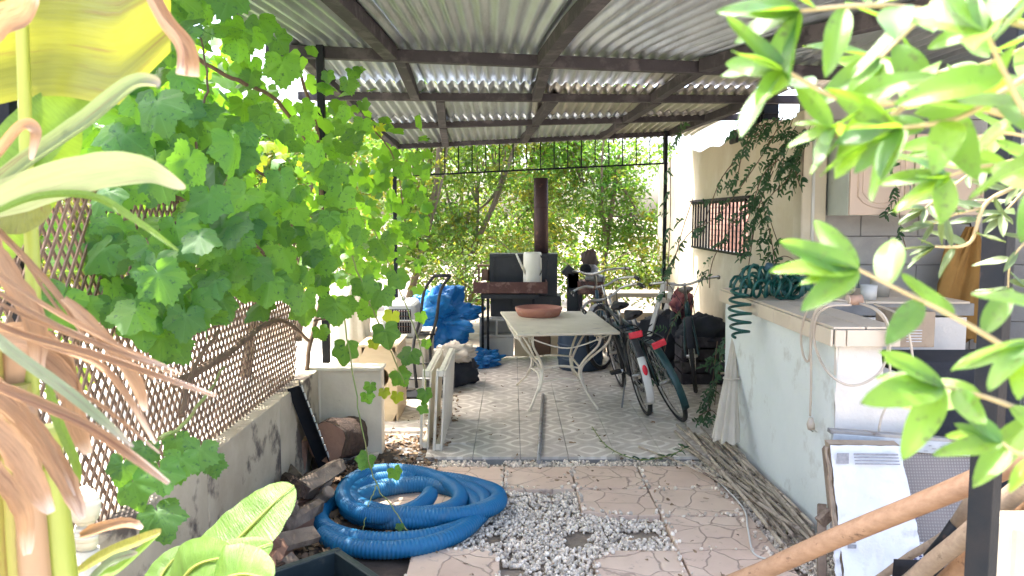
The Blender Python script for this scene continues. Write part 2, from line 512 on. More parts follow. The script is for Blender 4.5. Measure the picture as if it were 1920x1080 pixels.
def mesh_screen_material():
    """woven screen: fine weave relief and two tones"""
    s = NT('woven_screen')
    v = s.coord()
    w1 = s.n('TexWave', {'bands_direction': 'X'}, Vector=v, Scale=26.0, Distortion=.6)
    w2 = s.n('TexWave', {'bands_direction': 'Z'}, Vector=v, Scale=26.0, Distortion=.6)
    w = s.math('MULTIPLY', w1.outputs[1], w2.outputs[1])
    c = s.mix(w, (.19, .16, .14), (.34, .30, .275))
    s.base(s.mix(s.ramp(s.noise(v, 3, 6), .4, .7), c, (.26, .225, .20)))
    s.b.inputs['Roughness'].default_value = .6
    s.bump(w, .4, .003)
mesh_screen_material()

def glass_material(name, c, rough=.08):
    s = NT(name)
    s.base(c); s.b.inputs['Roughness'].default_value = rough
    s.b.inputs['Transmission Weight'].default_value = .85
glass_material('jar_glass', (.86, .80, .74))

# ------------------------------------------------------------------ ground
m = MB()
def gz(x, y):
    return -.035 + .02 * noise.noise(V((x * .3, y * .3, 0))) * (1 if abs(x) > 4 or y > 9 else 0)
xs = [-900, -200, -60, -25, -12, -8, -6, -4, -2.6, -1.5, 0, 1.5, 3, 5, 8, 14, 30, 80, 250, 900]
ys = [-900, -200, -50, -12, -4, -1, 1, 2, 3, 4, 5, 6, 7, 8, 9, 10, 12, 15, 20, 40, 100, 300, 900]
m.grid(lambda u, v: V((xs[round(u * (len(xs) - 1))], ys[round(v * (len(ys) - 1))], gz(xs[round(u * (len(xs) - 1))], ys[round(v * (len(ys) - 1))]))), len(xs) - 1, len(ys) - 1)
kind(m.build('ground', 'earth'), 'structure')
# pale sunlit terrace on the far side of the lattice
m = MB().box((-4.9, 5.0, -.012), (7.2, 9.0, .03))
kind(m.build('pale_terrace', 'pale_ground', bevel=.004), 'structure')
# pale yard out of view, added to bounce warm sunlight into the roofed shade
kind(MB().box((.5, -3.2, -.013), (9.0, 10.4, .03)).build('bounce_yard', 'pale_ground', bevel=.004), 'structure')
# dark soil bed along the low wall
m = MB()
m.grid(lambda u, v: V((-1.19 + .86 * u, 1.6 + 3.6 * v, -.03 + .035 * (1 - abs(2 * u - .8)) + .02 * noise.noise(V((u * 9, v * 30, 2))))), 16, 40)
kind(m.build('soil_bed', 'soil'), 'structure')

# ornamental tiled floor under the roof: one slab, each tile its own piece
floor = kind(MB().box((.33, 6.82, -.033), (2.94, 3.96, .06)).build('tiled_floor', 'mortar'), 'structure')
T = .297
tile_me = MB().box((0, 0, 0), (T - .004, T - .004, .02)).mesh('tile'); tile_me.materials.append(MATS['ornament_tile'])
x0, y0 = -1.135, 4.845
for i in range(10):
    for j in range(13):
        x, y = x0 + T * (i + .5), y0 + T * (j + .5)
        if x < -.62 and y < 5.8 and (i + j) % 3 != 0 and y < 5.3: continue
        t = sub(None, tile_me, 'tile', None, floor, (x, y, .004 + random.uniform(-.0015, .0015)), (random.uniform(-.006, .006), random.uniform(-.006, .006), random.choice((0, 1, 2, 3)) * math.pi / 2))

# stamped concrete pavers laid in the gravel
paving = kind(MB().box((.15, 3.6, -.06), (2.1, 2.3, .02)).build('paving', 'soil'), 'structure')
cx = [-.847, -.447, -.047, .353, .747, 1.147]
ry = [4.69, 4.29, 3.89, 3.49, 3.09, 2.69]
PAV = []
def paver(c, r, poly=None):
    xa, xb, ya, yb = cx[c] + .004, cx[c + 1] - .004, ry[r + 1] + .004, ry[r] - .004
    pts = poly or [(xa, ya), (xb, ya), (xb, yb), (xa, yb)]
    cxm, cym = (xa + xb) / 2, (ya + yb) / 2
    mm = MB().prism([(x - cxm, y - cym) for x, y in pts], .045)
    o = mm.build('paver', 'stamped_paver', paving, bevel=.004)
    o.location = (cxm, cym, -.042 + random.uniform(-.003, .004))
    o.rotation_euler = (random.uniform(-.008, .008), random.uniform(-.008, .008), random.uniform(-.012, .012))
    PAV.append((xa - .01, xb + .01, ya - .01, yb + .01, pts))
for c in range(0, 4): paver(c, 0)
paver(4, 0, [(.751, 4.294), (1.17, 4.294), (1.145, 4.45), (1.10, 4.60), (1.06, 4.686), (.751, 4.686)])
paver(0, 1)
paver(1, 1, [(-.443, 3.894), (-.16, 3.894), (-.10, 3.99), (-.051, 4.01), (-.051, 4.286), (-.443, 4.286)])
paver(3, 1, [(.357, 3.97), (.42, 3.955), (.47, 3.925), (.53, 3.905), (.62, 3.90), (.743, 3.897), (.743, 4.286), (.357, 4.286)])
paver(4, 1, [(.751, 3.894), (1.19, 3.894), (1.175, 4.286), (.751, 4.286)])
paver(4, 2, [(.751, 3.494), (1.195, 3.494), (1.19, 3.886), (.751, 3.886)])
paver(4, 3, [(.751, 3.094), (1.20, 3.094), (1.195, 3.486), (.751, 3.486)])
paver(3, 3, [(.357, 3.094), (.743, 3.094), (.743, 3.486), (.46, 3.486), (.42, 3.45), (.39, 3.40), (.357, 3.39)])
paver(1, 3, [(-.443, 3.094), (-.051, 3.094), (-.055, 3.40), (-.10, 3.46), (-.16, 3.486), (-.443, 3.486)])
paver(3, 4); paver(4, 4); paver(1, 4); paver(2, 4)

def on_paver(x, y):
    for xa, xb, ya, yb, pts in PAV:
        if xa < x < xb and ya < y < yb:
            ins = False
            for i in range(len(pts)):
                (x1, y1), (x2, y2) = pts[i], pts[i - 1]
                if (y1 > y) != (y2 > y) and x < (x2 - x1) * (y - y1) / (y2 - y1) + x1: ins = not ins
            if ins: return True
    return False

# gravel: tens of thousands would be needed; one mesh of real pebbles
ico_v, ico_f = [], []
ph = (1 + 5 ** .5) / 2
ico_v = [V(p).normalized() for p in ((-1, ph, 0), (1, ph, 0), (-1, -ph, 0), (1, -ph, 0), (0, -1, ph), (0, 1, ph), (0, -1, -ph), (0, 1, -ph), (ph, 0, -1), (ph, 0, 1), (-ph, 0, -1), (-ph, 0, 1))]
ico_f = [(0, 11, 5), (0, 5, 1), (0, 1, 7), (0, 7, 10), (0, 10, 11), (1, 5, 9), (5, 11, 4), (11, 10, 2), (10, 7, 6), (7, 1, 8), (3, 9, 4), (3, 4, 2), (3, 2, 6), (3, 6, 8), (3, 8, 9), (4, 9, 5), (2, 4, 11), (6, 2, 10), (8, 6, 7), (9, 8, 1)]
rg = random.Random(5)
def pebbles(n, box, z, s0, s1, keep):
    mm = MB()
    for _ in range(n):
        x, y = rg.uniform(box[0], box[1]), rg.uniform(box[2], box[3])
        if on_paver(x + rg.gauss(0, .013), y + rg.gauss(0, .013)) or not keep(x, y): continue
        s = rg.uniform(s0, s1)
        e = Euler((rg.uniform(0, 6), rg.uniform(0, 6), rg.uniform(0, 6))).to_matrix()
        sc = V((1, rg.uniform(.6, 1), rg.uniform(.45, .8))) * s
        c = V((x, y, .010 if on_paver(x, y) else z + rg.uniform(-.006, .010)))
        vs = []
        for p in ico_v:
            q = e @ V((p.x * sc.x, p.y * sc.y, p.z * sc.z)) * rg.uniform(.85, 1.12)
            vs.append(c + q)
        mm.add(vs, ico_f, True)
    return mm
g = pebbles(26000, (-.45, 1.5, 2.7, 4.87), -.020, .006, .0145, lambda x, y: (x > -.35 or y > 4.66 or rg.random() < .25) and noise.noise(V((x * 5, y * 5, 0))) > -.35)
kind(g.build('gravel', 'pebble'), 'stuff')
g = pebbles(2600, (-1.1, -.3, 4.66, 5.1), -.022, .007, .015, lambda x, y: rg.random() < .6)
kind(g.build('gravel_strip', 'pebble'), 'stuff')
# dry leaf litter
mm = MB()
def litter(n, fn, z, s0=.012, s1=.03):
    for _ in range(n):
        x, y = fn()
        s = rg.uniform(s0, s1)
        o = orient(V((rg.uniform(-.6, .6), rg.uniform(-.6, .6), 1)), rv())
        c = V((x, y, z + rg.uniform(.004, .018)))
        k = rg.uniform(-.3, .5) * s
        n_ = 7; ph_ = rg.uniform(0, 6)
        ring = [V((math.cos(t) * s * .65 * rg.uniform(.6, 1.1), math.sin(t) * s * 1.3 * rg.uniform(.7, 1.1), k * math.sin(2 * t + ph_))) for t in [2 * math.pi * q / n_ for q in range(n_)]]
        mm.add([c] + [c + o @ p for p in ring], [(0, 1 + q, 1 + (q + 1) % n_) for q in range(n_)], True)
litter(900, lambda: (rg.uniform(-1.15, -.45), rg.uniform(4.6, 6.0)), -.012)
litter(420, lambda: (rg.gauss(-.95, .13), rg.uniform(2.6, 4.7)), 0, .015, .035)
litter(150, lambda: (rg.uniform(-.45, 1.45), rg.uniform(2.8, 4.9)), 0, .006, .016)
litter(80, lambda: (rg.uniform(-.6, 1.4), rg.triangular(4.85, 8.5, 5.2)), .014, .006, .016)
litter(130, lambda: (rg.gauss(-.52, .06), rg.uniform(4.95, 6.6)), .014, .01, .025)
kind(mm.build('leaf_litter', 'dead_leaf'), 'stuff')
# ------------------------------------------------------------------ corrugated canopy
canopy = thing('canopy', 'corrugated metal canopy roof on dark wooden beams over the tiled yard', 'canopy', (0, 5.2, 0))
P1 = (at(500, 95, 5.2), at(1450, 133, 5.2))
P2 = (at(560, 180, 6.3), at(1470, 187, 6.3))
P3 = (at(680, 238, 7.5), at(1400, 219, 7.5))
P4 = (at(742, 275, 8.7), at(1262, 250, 8.7))
def lz(P, x):
    t = (x - P[0].x) / (P[1].x - P[0].x)
    return P[0].z + (P[1].z - P[0].z) * t
for P_, h in ((P1, .075), (P2, .06), (P3, .055), (P4, .05)):
    a, b = P_
    d = (b - a).normalized()
    if P_ is P1 or P_ is P2: b = b + d * 1.7
    MB().bar(a, b, .06, h).build('purlin', 'wood_beam', canopy, bevel=.004)
def fan(x, s):
    """the front sheets splay outwards towards the open side"""
    g = .22 * (x + .2) if x < -.2 else .62 * (x + .2)
    return x + g * (max(0, s) ** 1.25)
def rz(x, y):
    if y <= 5.2:
        s = (5.2 - y) / 1.8
        return lz(P1, x) + .055 + .03 * s - .035 * max(0, x) * s * s
    for A, B in ((P1, P2), (P2, P3), (P3, P4)):
        if y <= B[0].y:
            t = (y - A[0].y) / (B[0].y - A[0].y)
            return lz(A, x) * (1 - t) + lz(B, x) * t + .05
    return lz(P4, x) + .05 - .05 * (y - 8.7)
PITCHC = .076
def sheet(xa, xb, ya, yb, dz, matn, splay=False, ny=5):
    n = int((xb - xa) / PITCHC * 8)
    mm = MB()
    off = random.uniform(-.012, .012)
    def fn(u, v):
        x = xa + (xb - xa) * u; y = ya + (yb - ya) * v
        z = rz(x, y) + dz + .015 * math.sin(2 * math.pi * x / PITCHC) + off * (u - .5) * 1.0
        if splay: x = fan(x, (5.2 - y) / 1.8)
        return V((x, y + .006 * math.sin(x * 9), z))
    mm.grid(fn, n, ny)
    return mm.build('roof_sheet', matn, canopy, solid=.0012)
W_ = .84
for k, xa in enumerate([-1.5, -.68, .14, .96]):
    sheet(xa, xa + W_, 2.62, 5.26, .004 * (k % 2), 'galvanised', True, 14)  # first row's front end carried forward, unseen, to shade pole and carton
    sheet(xa, xa + W_ + (.1 if k == 3 else 0), 5.17, 6.12, .012 + .003 * (k % 2), 'galvanised' if k < 3 else 'galvanised_old')
    sheet(xa + .03, xa + .03 + W_ + (.22 if k == 3 else 0), 5.98, 7.42, -.014 + .003 * (k % 2), 'galvanised' if k < 2 else 'galvanised_old')
for k, xa in enumerate([1.78, 2.6]):
    sheet(xa, xa + W_, 4.1, 5.26, .004 * (k % 2), 'galvanised', False, 8)
    sheet(xa, xa + W_, 5.17, 6.12, .012, 'galvanised_old')
for k, xa in enumerate([-1.33, -.55, .23, 1.0]):
    sheet(xa, xa + (.8 if k < 3 else 1.03), 7.24, 9.15, -.02 + .003 * (k % 2), 'galvanised' if k < 3 else 'galvanised_old')
# rafters between the purlins
def raft(a, b, w=.07, h=.07):
    MB().bar(a, b, w, h).build('rafter', 'wood_beam', canopy, bevel=.004)
for x in (-.763, .20, 1.2):
    pts = []
    for s in (0.03, .5, 1.0, 1.42):
        y = 5.2 - 1.8 * s
        pts.append(V((fan(x, s), y, rz(x, y) - .052)))
    mm = MB()
    for a, b in zip(pts, pts[1:]): mm.bar(a, b + (b - a).normalized() * .01, .085, .08)
    mm.build('rafter', 'wood_beam', canopy, bevel=.003)
for (xa, ya, xb, yb) in ((-.72, 5.24, -.745, 6.27), (.222, 5.24, .19, 6.27), (1.2, 5.24, 1.10, 6.27),
                         (-.56, 6.33, -.64, 7.47), (-.64, 7.53, -.71, 8.67), (.325, 6.33, .22, 7.47), (.22, 7.53, .12, 8.67),
                         (1.13, 6.33, 1.05, 7.47), (1.05, 7.53, .97, 8.67), (1.9, 6.33, 1.70, 8.67), (-1.36, 5.24, -1.24, 8.67)):
    raft(V((xa, ya, rz(xa, ya) - .05)), V((xb, yb, rz(xb, yb) - .05)))
# front beam across the open side (above the picture)
MB().bar(V((-1.75, 2.7, rz(-1.5, 2.7) - .07)), V((3.0, 2.7, rz(1.6, 2.7) - .07)), .09, .10).build('front_beam', 'wood_beam', canopy, bevel=.004)
# posts
def post(x, y, z0, z1, w=.045):
    MB().box((x, y, (z0 + z1) / 2), (w, w, z1 - z0)).build('post', 'black_metal', canopy, bevel=.003)
post(-1.206, 5.14, .55, rz(-1.2, 5.14) - .02)
post(-1.26, 8.66, 0, rz(-1.26, 8.66) - .02, .04)
post(-1.68, 2.7, 0, rz(-1.5, 2.7) - .07, .05)
post(1.64, 8.62, 0, rz(1.64, 8.66) - .03, .035)
post(2.92, 2.7, 0, rz(1.6, 2.7) - .07, .05)
# hanging grille at the rear edge
grille = thing('hanging_grille', 'thin black metal grille hanging under the rear roof edge', 'grille', (0, 8.72, 2.0))
ga, gb = at(775, 329, 8.74), at(1252, 306, 8.74)
ta, tb = at(775, 276, 8.74), at(1252, 251, 8.74)
MB().bar(ga, gb, .018, .018).build('bottom_rail', 'black_metal', grille)
MB().bar(ta, tb, .018, .018).build('top_rail', 'black_metal', grille)
bar_me = None
for i in range(19):
    t = (i + .3) / 18.6
    p, q = ga.lerp(gb, t), ta.lerp(tb, t)
    MB().tube([p, q], .0065, 6).build('bar', 'black_metal', grille)

# ------------------------------------------------------------------ low wall with its end return
LWX = -1.21
wall = thing('low_wall', 'stained low masonry wall carrying the wooden lattice', 'wall', (LWX - .06, 3.4, 0))
zt = .545
mm = MB()
def wob(x, y, z, a=.006): return noise.noise(V((x * 3, y * 3, z * 3))) * a
for seg, (ya, yb) in enumerate(((.55, 1.9), (1.905, 3.1), (3.105, 4.1), (4.105, 4.93))):
    mm = MB().box((LWX - .06, (ya + yb) / 2, zt / 2 - .03), (.12, yb - ya, zt + .06))
    mm.build('wall_panel', 'old_wall', wall, bevel=.006)
MB().box((-1.02, 5.0, .245), (.40, .12, .58)).build('end_return', 'end_wall', wall, bevel=.006)
MB().box((-1.27, 5.0, .255), (.14, .13, .56)).build('corner_pier', 'end_wall', wall, bevel=.008)
MB().box((-1.04, 5.0, .547), (.46, .16, .022)).build('coping', 'end_wall', wall, bevel=.004)

# ------------------------------------------------------------------ wooden diamond lattice, each lath its own piece
lat = thing('lattice_fence', 'brown wooden diamond lattice standing on the stained low wall', 'fence', (LWX - .08, 2.9, zt))
LY0, LY1, LZ0, LZ1 = 1.0, 4.66, zt, 1.56
sl = math.tan(R(55))
def lath(y0, sgn, dx):
    # a lath rising along +-y at 64 degrees, clipped to the panel
    h = LZ1 - LZ0
    ya, yb = y0, y0 + sgn * h / sl
    za, zb = LZ0, LZ1
    for _ in range(1):
        lo, hi = min(ya, yb), max(ya, yb)
        if hi < LY0 + .02 or lo > LY1 - .02: return
        if ya < LY0: za += (LY0 - ya) * sl; ya = LY0
        if ya > LY1: za += (ya - LY1) * sl; ya = LY1
        if yb < LY0: zb -= (LY0 - yb) * sl; yb = LY0
        if yb > LY1: zb -= (yb - LY1) * sl; yb = LY1
    if zb - za < .05: return
    bend = lambda y, z: LWX - .075 + dx + .10 * max(0, (y - 4.0) / .66) ** 2 * (z - LZ0) * .6
    n = 3
    mm = MB()
    pts = [V((bend(ya + (yb - ya) * t / n, za + (zb - za) * t / n), ya + (yb - ya) * t / n, za + (zb - za) * t / n)) for t in range(n + 1)]
    d = (pts[-1] - pts[0]).normalized()
    side = d.cross(V((1, 0, 0))).normalized() * .0056
    th = V((.0025, 0, 0))
    vs = []
    for p in pts: vs += [p + side + th, p - side + th, p - side - th, p + side - th]
    fs = [(0, 1, 2, 3), (n * 4 + 3, n * 4 + 2, n * 4 + 1, n * 4)]
    for i in range(n):
        for k in range(4): fs.append((i * 4 + k, i * 4 + (k + 1) % 4, i * 4 + 4 + (k + 1) % 4, i * 4 + 4 + k)[::-1])
    mm.add(vs, fs)
    mm.build('lath', 'lattice_wood', lat)
step = .046
k = LY0 - .8
while k < LY1 + .8:
    lath(k, 1, .004); lath(k + step / 2, -1, -.004)
    k += step
MB().box((LWX - .075, (LY0 + 4.5) / 2, LZ1 + .012), (.03, 4.5 - LY0, .025)).build('top_rail', 'lattice_wood', lat, bevel=.003)

# ------------------------------------------------------------------ outbuilding with barred opening
bld = thing('outbuilding', 'cream plastered outbuilding wall with barred opening and grey block return', 'building', (2.2, 7.5, 0))
WX = 2.03; WB = 5.55; WE = 11.2
wy0, wy1, wz0, wz1 = 6.90, 8.95, 1.15, 1.65
H = lambda y: 2.22 + .03 * math.sin(y * 2.1) + .02 * math.sin(y * 7)
def wallpart(ya, yb, z0, z1, nm='wall'):
    mm = MB(); n = max(2, int((yb - ya) / .12))
    top = (lambda y: H(y)) if z1 is None else (lambda y: z1)
    pts = []
    for i in range(n + 1):
        y = ya + (yb - ya) * i / n
        for dx in (0, .18):
            for z in (z0, top(y)):
                pts.append(V((WX + dx + (wob(0, y, z, .02) if dx == 0 else 0), y, z)))
    fs = []
    for i in range(n):
        o = i * 4; q = o + 4
        fs += [(o, q, q + 1, o + 1)[::-1], (o + 2, o + 3, q + 3, q + 2)[::-1], (o + 1, q + 1, q + 3, o + 3)[::-1], (o, o + 2, q + 2, q)[::-1]]
    fs += [(0, 1, 3, 2)[::-1], (n * 4, n * 4 + 2, n * 4 + 3, n * 4 + 1)[::-1]]
    mm.add(pts, fs)
    return mm.build(nm, 'plaster_cream', bld)
wallpart(WB + .1, wy0, -.05, None); wallpart(wy1, WE, -.05, None)
wallpart(wy0, wy1, -.05, wz0); wallpart(wy0, wy1, wz1, None)
win = MB().box((WX - .012, (wy0 + wy1) / 2, wz1 + .012), (.05, wy1 - wy0 + .2, .024)).build('window_grille', 'wood_beam', bld, bevel=.003)
MB().bar(V((WX - .02, wy0, wz0 + .01)), V((WX - .02, wy1, wz0 + .01)), .02, .022).build('rail', 'black_metal', win)
MB().bar(V((WX - .02, wy0, wz1 - .014)), V((WX - .02, wy1, wz1 - .014)), .02, .022).build('rail', 'black_metal', win)
for i in range(17):
    y = wy0 + .03 + (wy1 - wy0 - .06) * i / 16
    MB().tube([V((WX - .02, y, wz0)), V((WX - .02, y, wz1))], .009, 6).build('bar', 'black_metal', win)
bwall = thing('brick_wall', 'pinkish brick wall seen through the barred opening', 'wall', (2.95, 11, 0))
MB().box((2.96, 11.2, 1.0), (.10, 4.2, 2.0)).build('wall_core', 'mortar', bwall)
brick_me = MB().box((0, 0, 0), (.03, .24, .068)).mesh('brick'); brick_me.materials.append(MATS['pinkish_brick'])
for r in range(13):
    for i in range(16):
        y = 9.15 + .25 * i + (.125 if r % 2 else 0)
        sub(None, brick_me, 'brick', None, bwall, (2.905 + random.uniform(-.003, .003), y, 1.03 + r * .078))
# pierced block on the wall head
blk = MB()
yb_ = 6.75
for j in range(3):
    blk.box((WX + .06, yb_, H(yb_) + .008 + j * .075), (.12, .42, .016))
for i in range(6):
    blk.box((WX + .06, yb_ - .19 + i * .076, H(yb_) + .09), (.12, .014, .16))
blk.build('pierced_block', 'black_metal', bld)
MB().box((WX + .04, 7.35, H(7.35) - .03), (.14, .22, .12)).build('loose_block', 'wood_beam', bld, bevel=.01)
# grey block wall of the alcove, blocks one by one
GX0, GX1 = WX + .0, 3.75
alc = MB().box(((GX0 + GX1) / 2, WB + .13, 1.15), (GX1 - GX0, .13, 2.4)).build('alcove_wall', 'mortar', bld)
bw, bh = .40, .20
for r in range(12):
    off = 0 if r % 2 else bw / 2
    x = GX0 - off
    while x < GX1 - .02:
        a, b = max(x, GX0 + .002), min(x + bw, GX1)
        if b - a > .05:
            MB().box(((a + b) / 2, WB + .055, r * bh + bh / 2 - .04), (b - a - .005, .03, bh - .005)).build('block', 'block_grey', alc, bevel=.003)
        x += bw
MB().box((GX1 + .08, 4.4, 1.15), (.14, 2.6, 2.4)).build('side_wall', 'block_grey', bld)
# pier between the two walls, conduit and socket
MB().box((WX + .035, WB + .035, 1.08), (.17, .17, 2.28)).build('corner_pier', 'plaster_cream', bld, bevel=.012)
MB().tube([at(1519, 545, WB - .055), at(1524, 400, WB - .055), at(1527, 262, WB - .055)], .012, 8).build('conduit', 'plastic_white', bld)
MB().tube([at(1527, 262, WB - .05), at(1540, 235, WB - .05), at(1556, 215, WB + .03)], .006, 6).build('cable', 'black_metal', bld)
sk = at(1512, 512, WB - .06)
so_ = MB().box(sk, (.075, .04, .09)).build('socket_box', 'counter_tile', bld, bevel=.006)
MB().lathe([(.0, .0), (.022, 0), (.026, .004), (.026, .01)], sk + V((0, -.02, 0)), 16, Matrix.Rotation(R(90), 3, 'X')).build('socket_face', 'cabinet_door', so_)

# ------------------------------------------------------------------ wall cupboard
cab = thing('wall_cupboard', 'beige kitchen wall cupboard with arched door panel hung on grey block wall', 'cupboard', (2.9, 5.4, 1.5))
ca = at(1592, 404, 5.16); cb = at(1712, 250, 5.16); ce = at(1855, 404, 5.16)
d_ = .345
z0, z1 = ca.z, cb.z
MB().box(((ca.x + ce.x) / 2, 5.19 + d_ / 2, (z0 + z1) / 2), (ce.x - ca.x, d_, z1 - z0)).build('carcass', 'cabinet_side', cab, bevel=.003)
def door(xa, xb):
    dr = MB().box(((xa + xb) / 2, 5.176, (z0 + z1) / 2), (xb - xa - .006, .02, z1 - z0 - .004)).build('door', 'cabinet_door', cab, bevel=.004)
    w = xb - xa; c = (xa + xb) / 2
    def ring(inset):
        xl, xr = xa + inset, xb - inset; zb, zt_ = z0 + inset * .9, z1 - inset * .9
        dip = .07
        pts = [V((xl, 0, zb + dip)), V((xl, 0, zt_ - dip))]
        for i in range(9):
            t = i / 8; pts.append(V((xl + (xr - xl) * t, 0, zt_ - dip + dip * math.sin(math.pi * t) ** .7)))
        pts += [V((xr, 0, zb + dip))]
        for i in range(9):
            t = i / 8; pts.append(V((xr - (xr - xl) * t, 0, zb + dip - dip * math.sin(math.pi * t) ** .7)))
        return pts
    for ins, rr in ((.055, .007), (.085, .005)):
        MB().tube([p + V((0, 5.166, 0)) for p in ring(ins)], rr, 6, closed=True).build('panel_moulding', 'cabinet_door', dr)
    MB().tube([V((xb - .03, 5.165, z0 + .1)), V((xb - .03, 5.145, z0 + .1)), V((xb - .03, 5.145, z0 + .19)), V((xb - .03, 5.165, z0 + .19))], .005, 6).build('handle', 'steel_grey', dr)
xm = at(1712, 404, 5.16).x
door(ca.x, xm - .002); door(xm + .002, ce.x)

# ------------------------------------------------------------------ masonry counter
cnt = thing('masonry_counter', 'pale blue and white plastered masonry counter with tiled top', 'counter', (1.7, 4.3, 0))
CX = 1.462; CYN, CYF = 3.54, 5.40; CZ = .93
def rough_face(name, matn, fn, nu, nv, amp, seed):
    mm = MB()
    def q(u, v):
        p, n = fn(u, v)
        return p + n * (noise.noise(p * 4 + V((seed, 0, 0))) * amp + noise.noise(p * 15) * amp * .35)
    mm.grid(q, nu, nv)
    return mm.build(name, matn, cnt)
MB().box((CX + .10, 4.06, CZ / 2 - .02), (.18, .98, CZ + .02)).build('core', 'plaster_pink', cnt)
MB().box((CX + .295, 4.06, .35), (.20, .98, .80)).build('low_core', 'plaster_pink', cnt)
MB().box((CX + .58, 5.0, CZ / 2 - .02), (1.14, .88, CZ + .02)).build('rear_core', 'plaster_pink', cnt)
rough_face('blue_face', 'plaster_blue', lambda u, v: (V((CX - .005, CYF - (CYF - CYN) * u, -.04 + (CZ + .04) * v)), V((1, 0, 0))), 40, 24, .010, 3)
rough_face('white_end', 'plaster_pink', lambda u, v: (V((CX - .005 + (.20 + (.20 if v < .82 else 0)) * u + .006 * math.sin(v * 31), CYN, -.04 + (CZ + .04) * v)), V((0, 1, 0))), 20, 30, .012, 8)
MB().box((CX + .02, CYN + .02, CZ / 2 - .02), (.05, .03, CZ + .02)).build('corner_bead', 'plaster_pink', cnt)
slab = MB().box((CX + .10, 4.03, CZ + .036), (.27, 1.02, .07)).build('worktop', 'mortar', cnt, bevel=.003)
slab2 = MB().box((CX + .575, 5.0, CZ + .036), (1.22, .90, .07)).build('worktop', 'mortar', cnt, bevel=.003)
for i in range(4):
    ya = CYN - .04 + 1.04 * i / 4; yb = CYN - .04 + 1.04 * (i + 1) / 4
    for (xa, xb) in ((CX - .045, CX + .10), (CX + .103, CX + .25)):
        MB().box(((xa + xb) / 2, (ya + yb) / 2, CZ + .077), (xb - xa - .003, yb - ya - .003, .012)).build('top_tile', 'counter_tile', slab, bevel=.002)
    MB().box((CX - .048, (ya + yb) / 2, CZ + .033), (.012, yb - ya - .003, .074)).build('edge_tile', 'counter_tile', slab, bevel=.002)
for i in range(3):
    ya = CYN + 1.0 + .29 * i; yb = ya + .29
    for k in range(4):
        xa = CX - .045 + .30 * k; xb = xa + .30
        MB().box(((xa + xb) / 2, (ya + yb) / 2, CZ + .077), (xb - xa - .003, yb - ya - .003, .012)).build('top_tile', 'counter_tile', slab2, bevel=.002)
    MB().box((CX - .048, (ya + yb) / 2, CZ + .033), (.012, yb - ya - .003, .074)).build('edge_tile', 'counter_tile', slab2, bevel=.002)
for (xa, xb) in ((CX - .04, CX + .01), (CX + .012, CX + .25)):
    MB().box(((xa + xb) / 2, CYN - .047, CZ + .033), (xb - xa - .003, .012, .074)).build('edge_tile', 'counter_tile', slab, bevel=.002)
TOPZ = CZ + .083
# brick pier at the rear of the recess beside the counter
# ------------------------------------------------------------------ foreground gate post and white plinth
gp = tag(MB().box((1.093, 1.80, 1.1), (.052, .052, 2.6), (0, 0, R(38))).build('gate_post', 'black_metal', bevel=.003), 'black square metal post rising beside the white plinth', 'post')
tag(MB().box((1.36, 1.915, .33), (.32, .11, .86)).build('plinth', 'plaster_white', bevel=.012), 'low white plastered plinth at the foot of black post', 'plinth')
# ------------------------------------------------------------------ blue hose coiled on the ground
hr = .040
LOOPS = [  # centre x, y, radius x, radius y, height of each turn
    (735, 985, .38, .47, .05), (742, 978, .40, .42, .06), (775, 962, .37, .33, .13), (800, 965, .40, .30, .17), (765, 955, .33, .36, .20), (712, 958, .21, .36, .26), (720, 965, .24, .40, .30)]
def lp(k):
    i = min(int(k), len(LOOPS) - 2); f = k - i; f = f * f * (3 - 2 * f)
    A_, B_ = LOOPS[i], LOOPS[i + 1]
    ca, cb = gr(A_[0] + 12, A_[1] - 8), gr(B_[0] + 12, B_[1] - 8)
    c = ca.lerp(cb, f)
    return c, A_[2] + (B_[2] - A_[2]) * f, (A_[3] + (B_[3] - A_[3]) * f) * .92, A_[4] + (B_[4] - A_[4]) * f
pts = []; N = 3000; turns = 5.4
for i in range(N + 1):
    k = i / N * turns
    a = R(215) + k * 2 * math.pi
    c, rx_, ry_, z_ = lp(k)
    pts.append(V((c.x + rx_ * math.cos(a), c.y + ry_ * math.sin(a), max(hr - .005, z_ * .33 + .016 * math.sin(a + k) * min(1, k)))))
rad = [hr * (1 + .055 * math.sin(i * math.pi / 2)) for i in range(len(pts))]
tag(MB().tube(pts, rad, 14).build('ribbed_hose', 'blue_hose'), 'thick blue ribbed hose coiled on the pavers', 'hose')

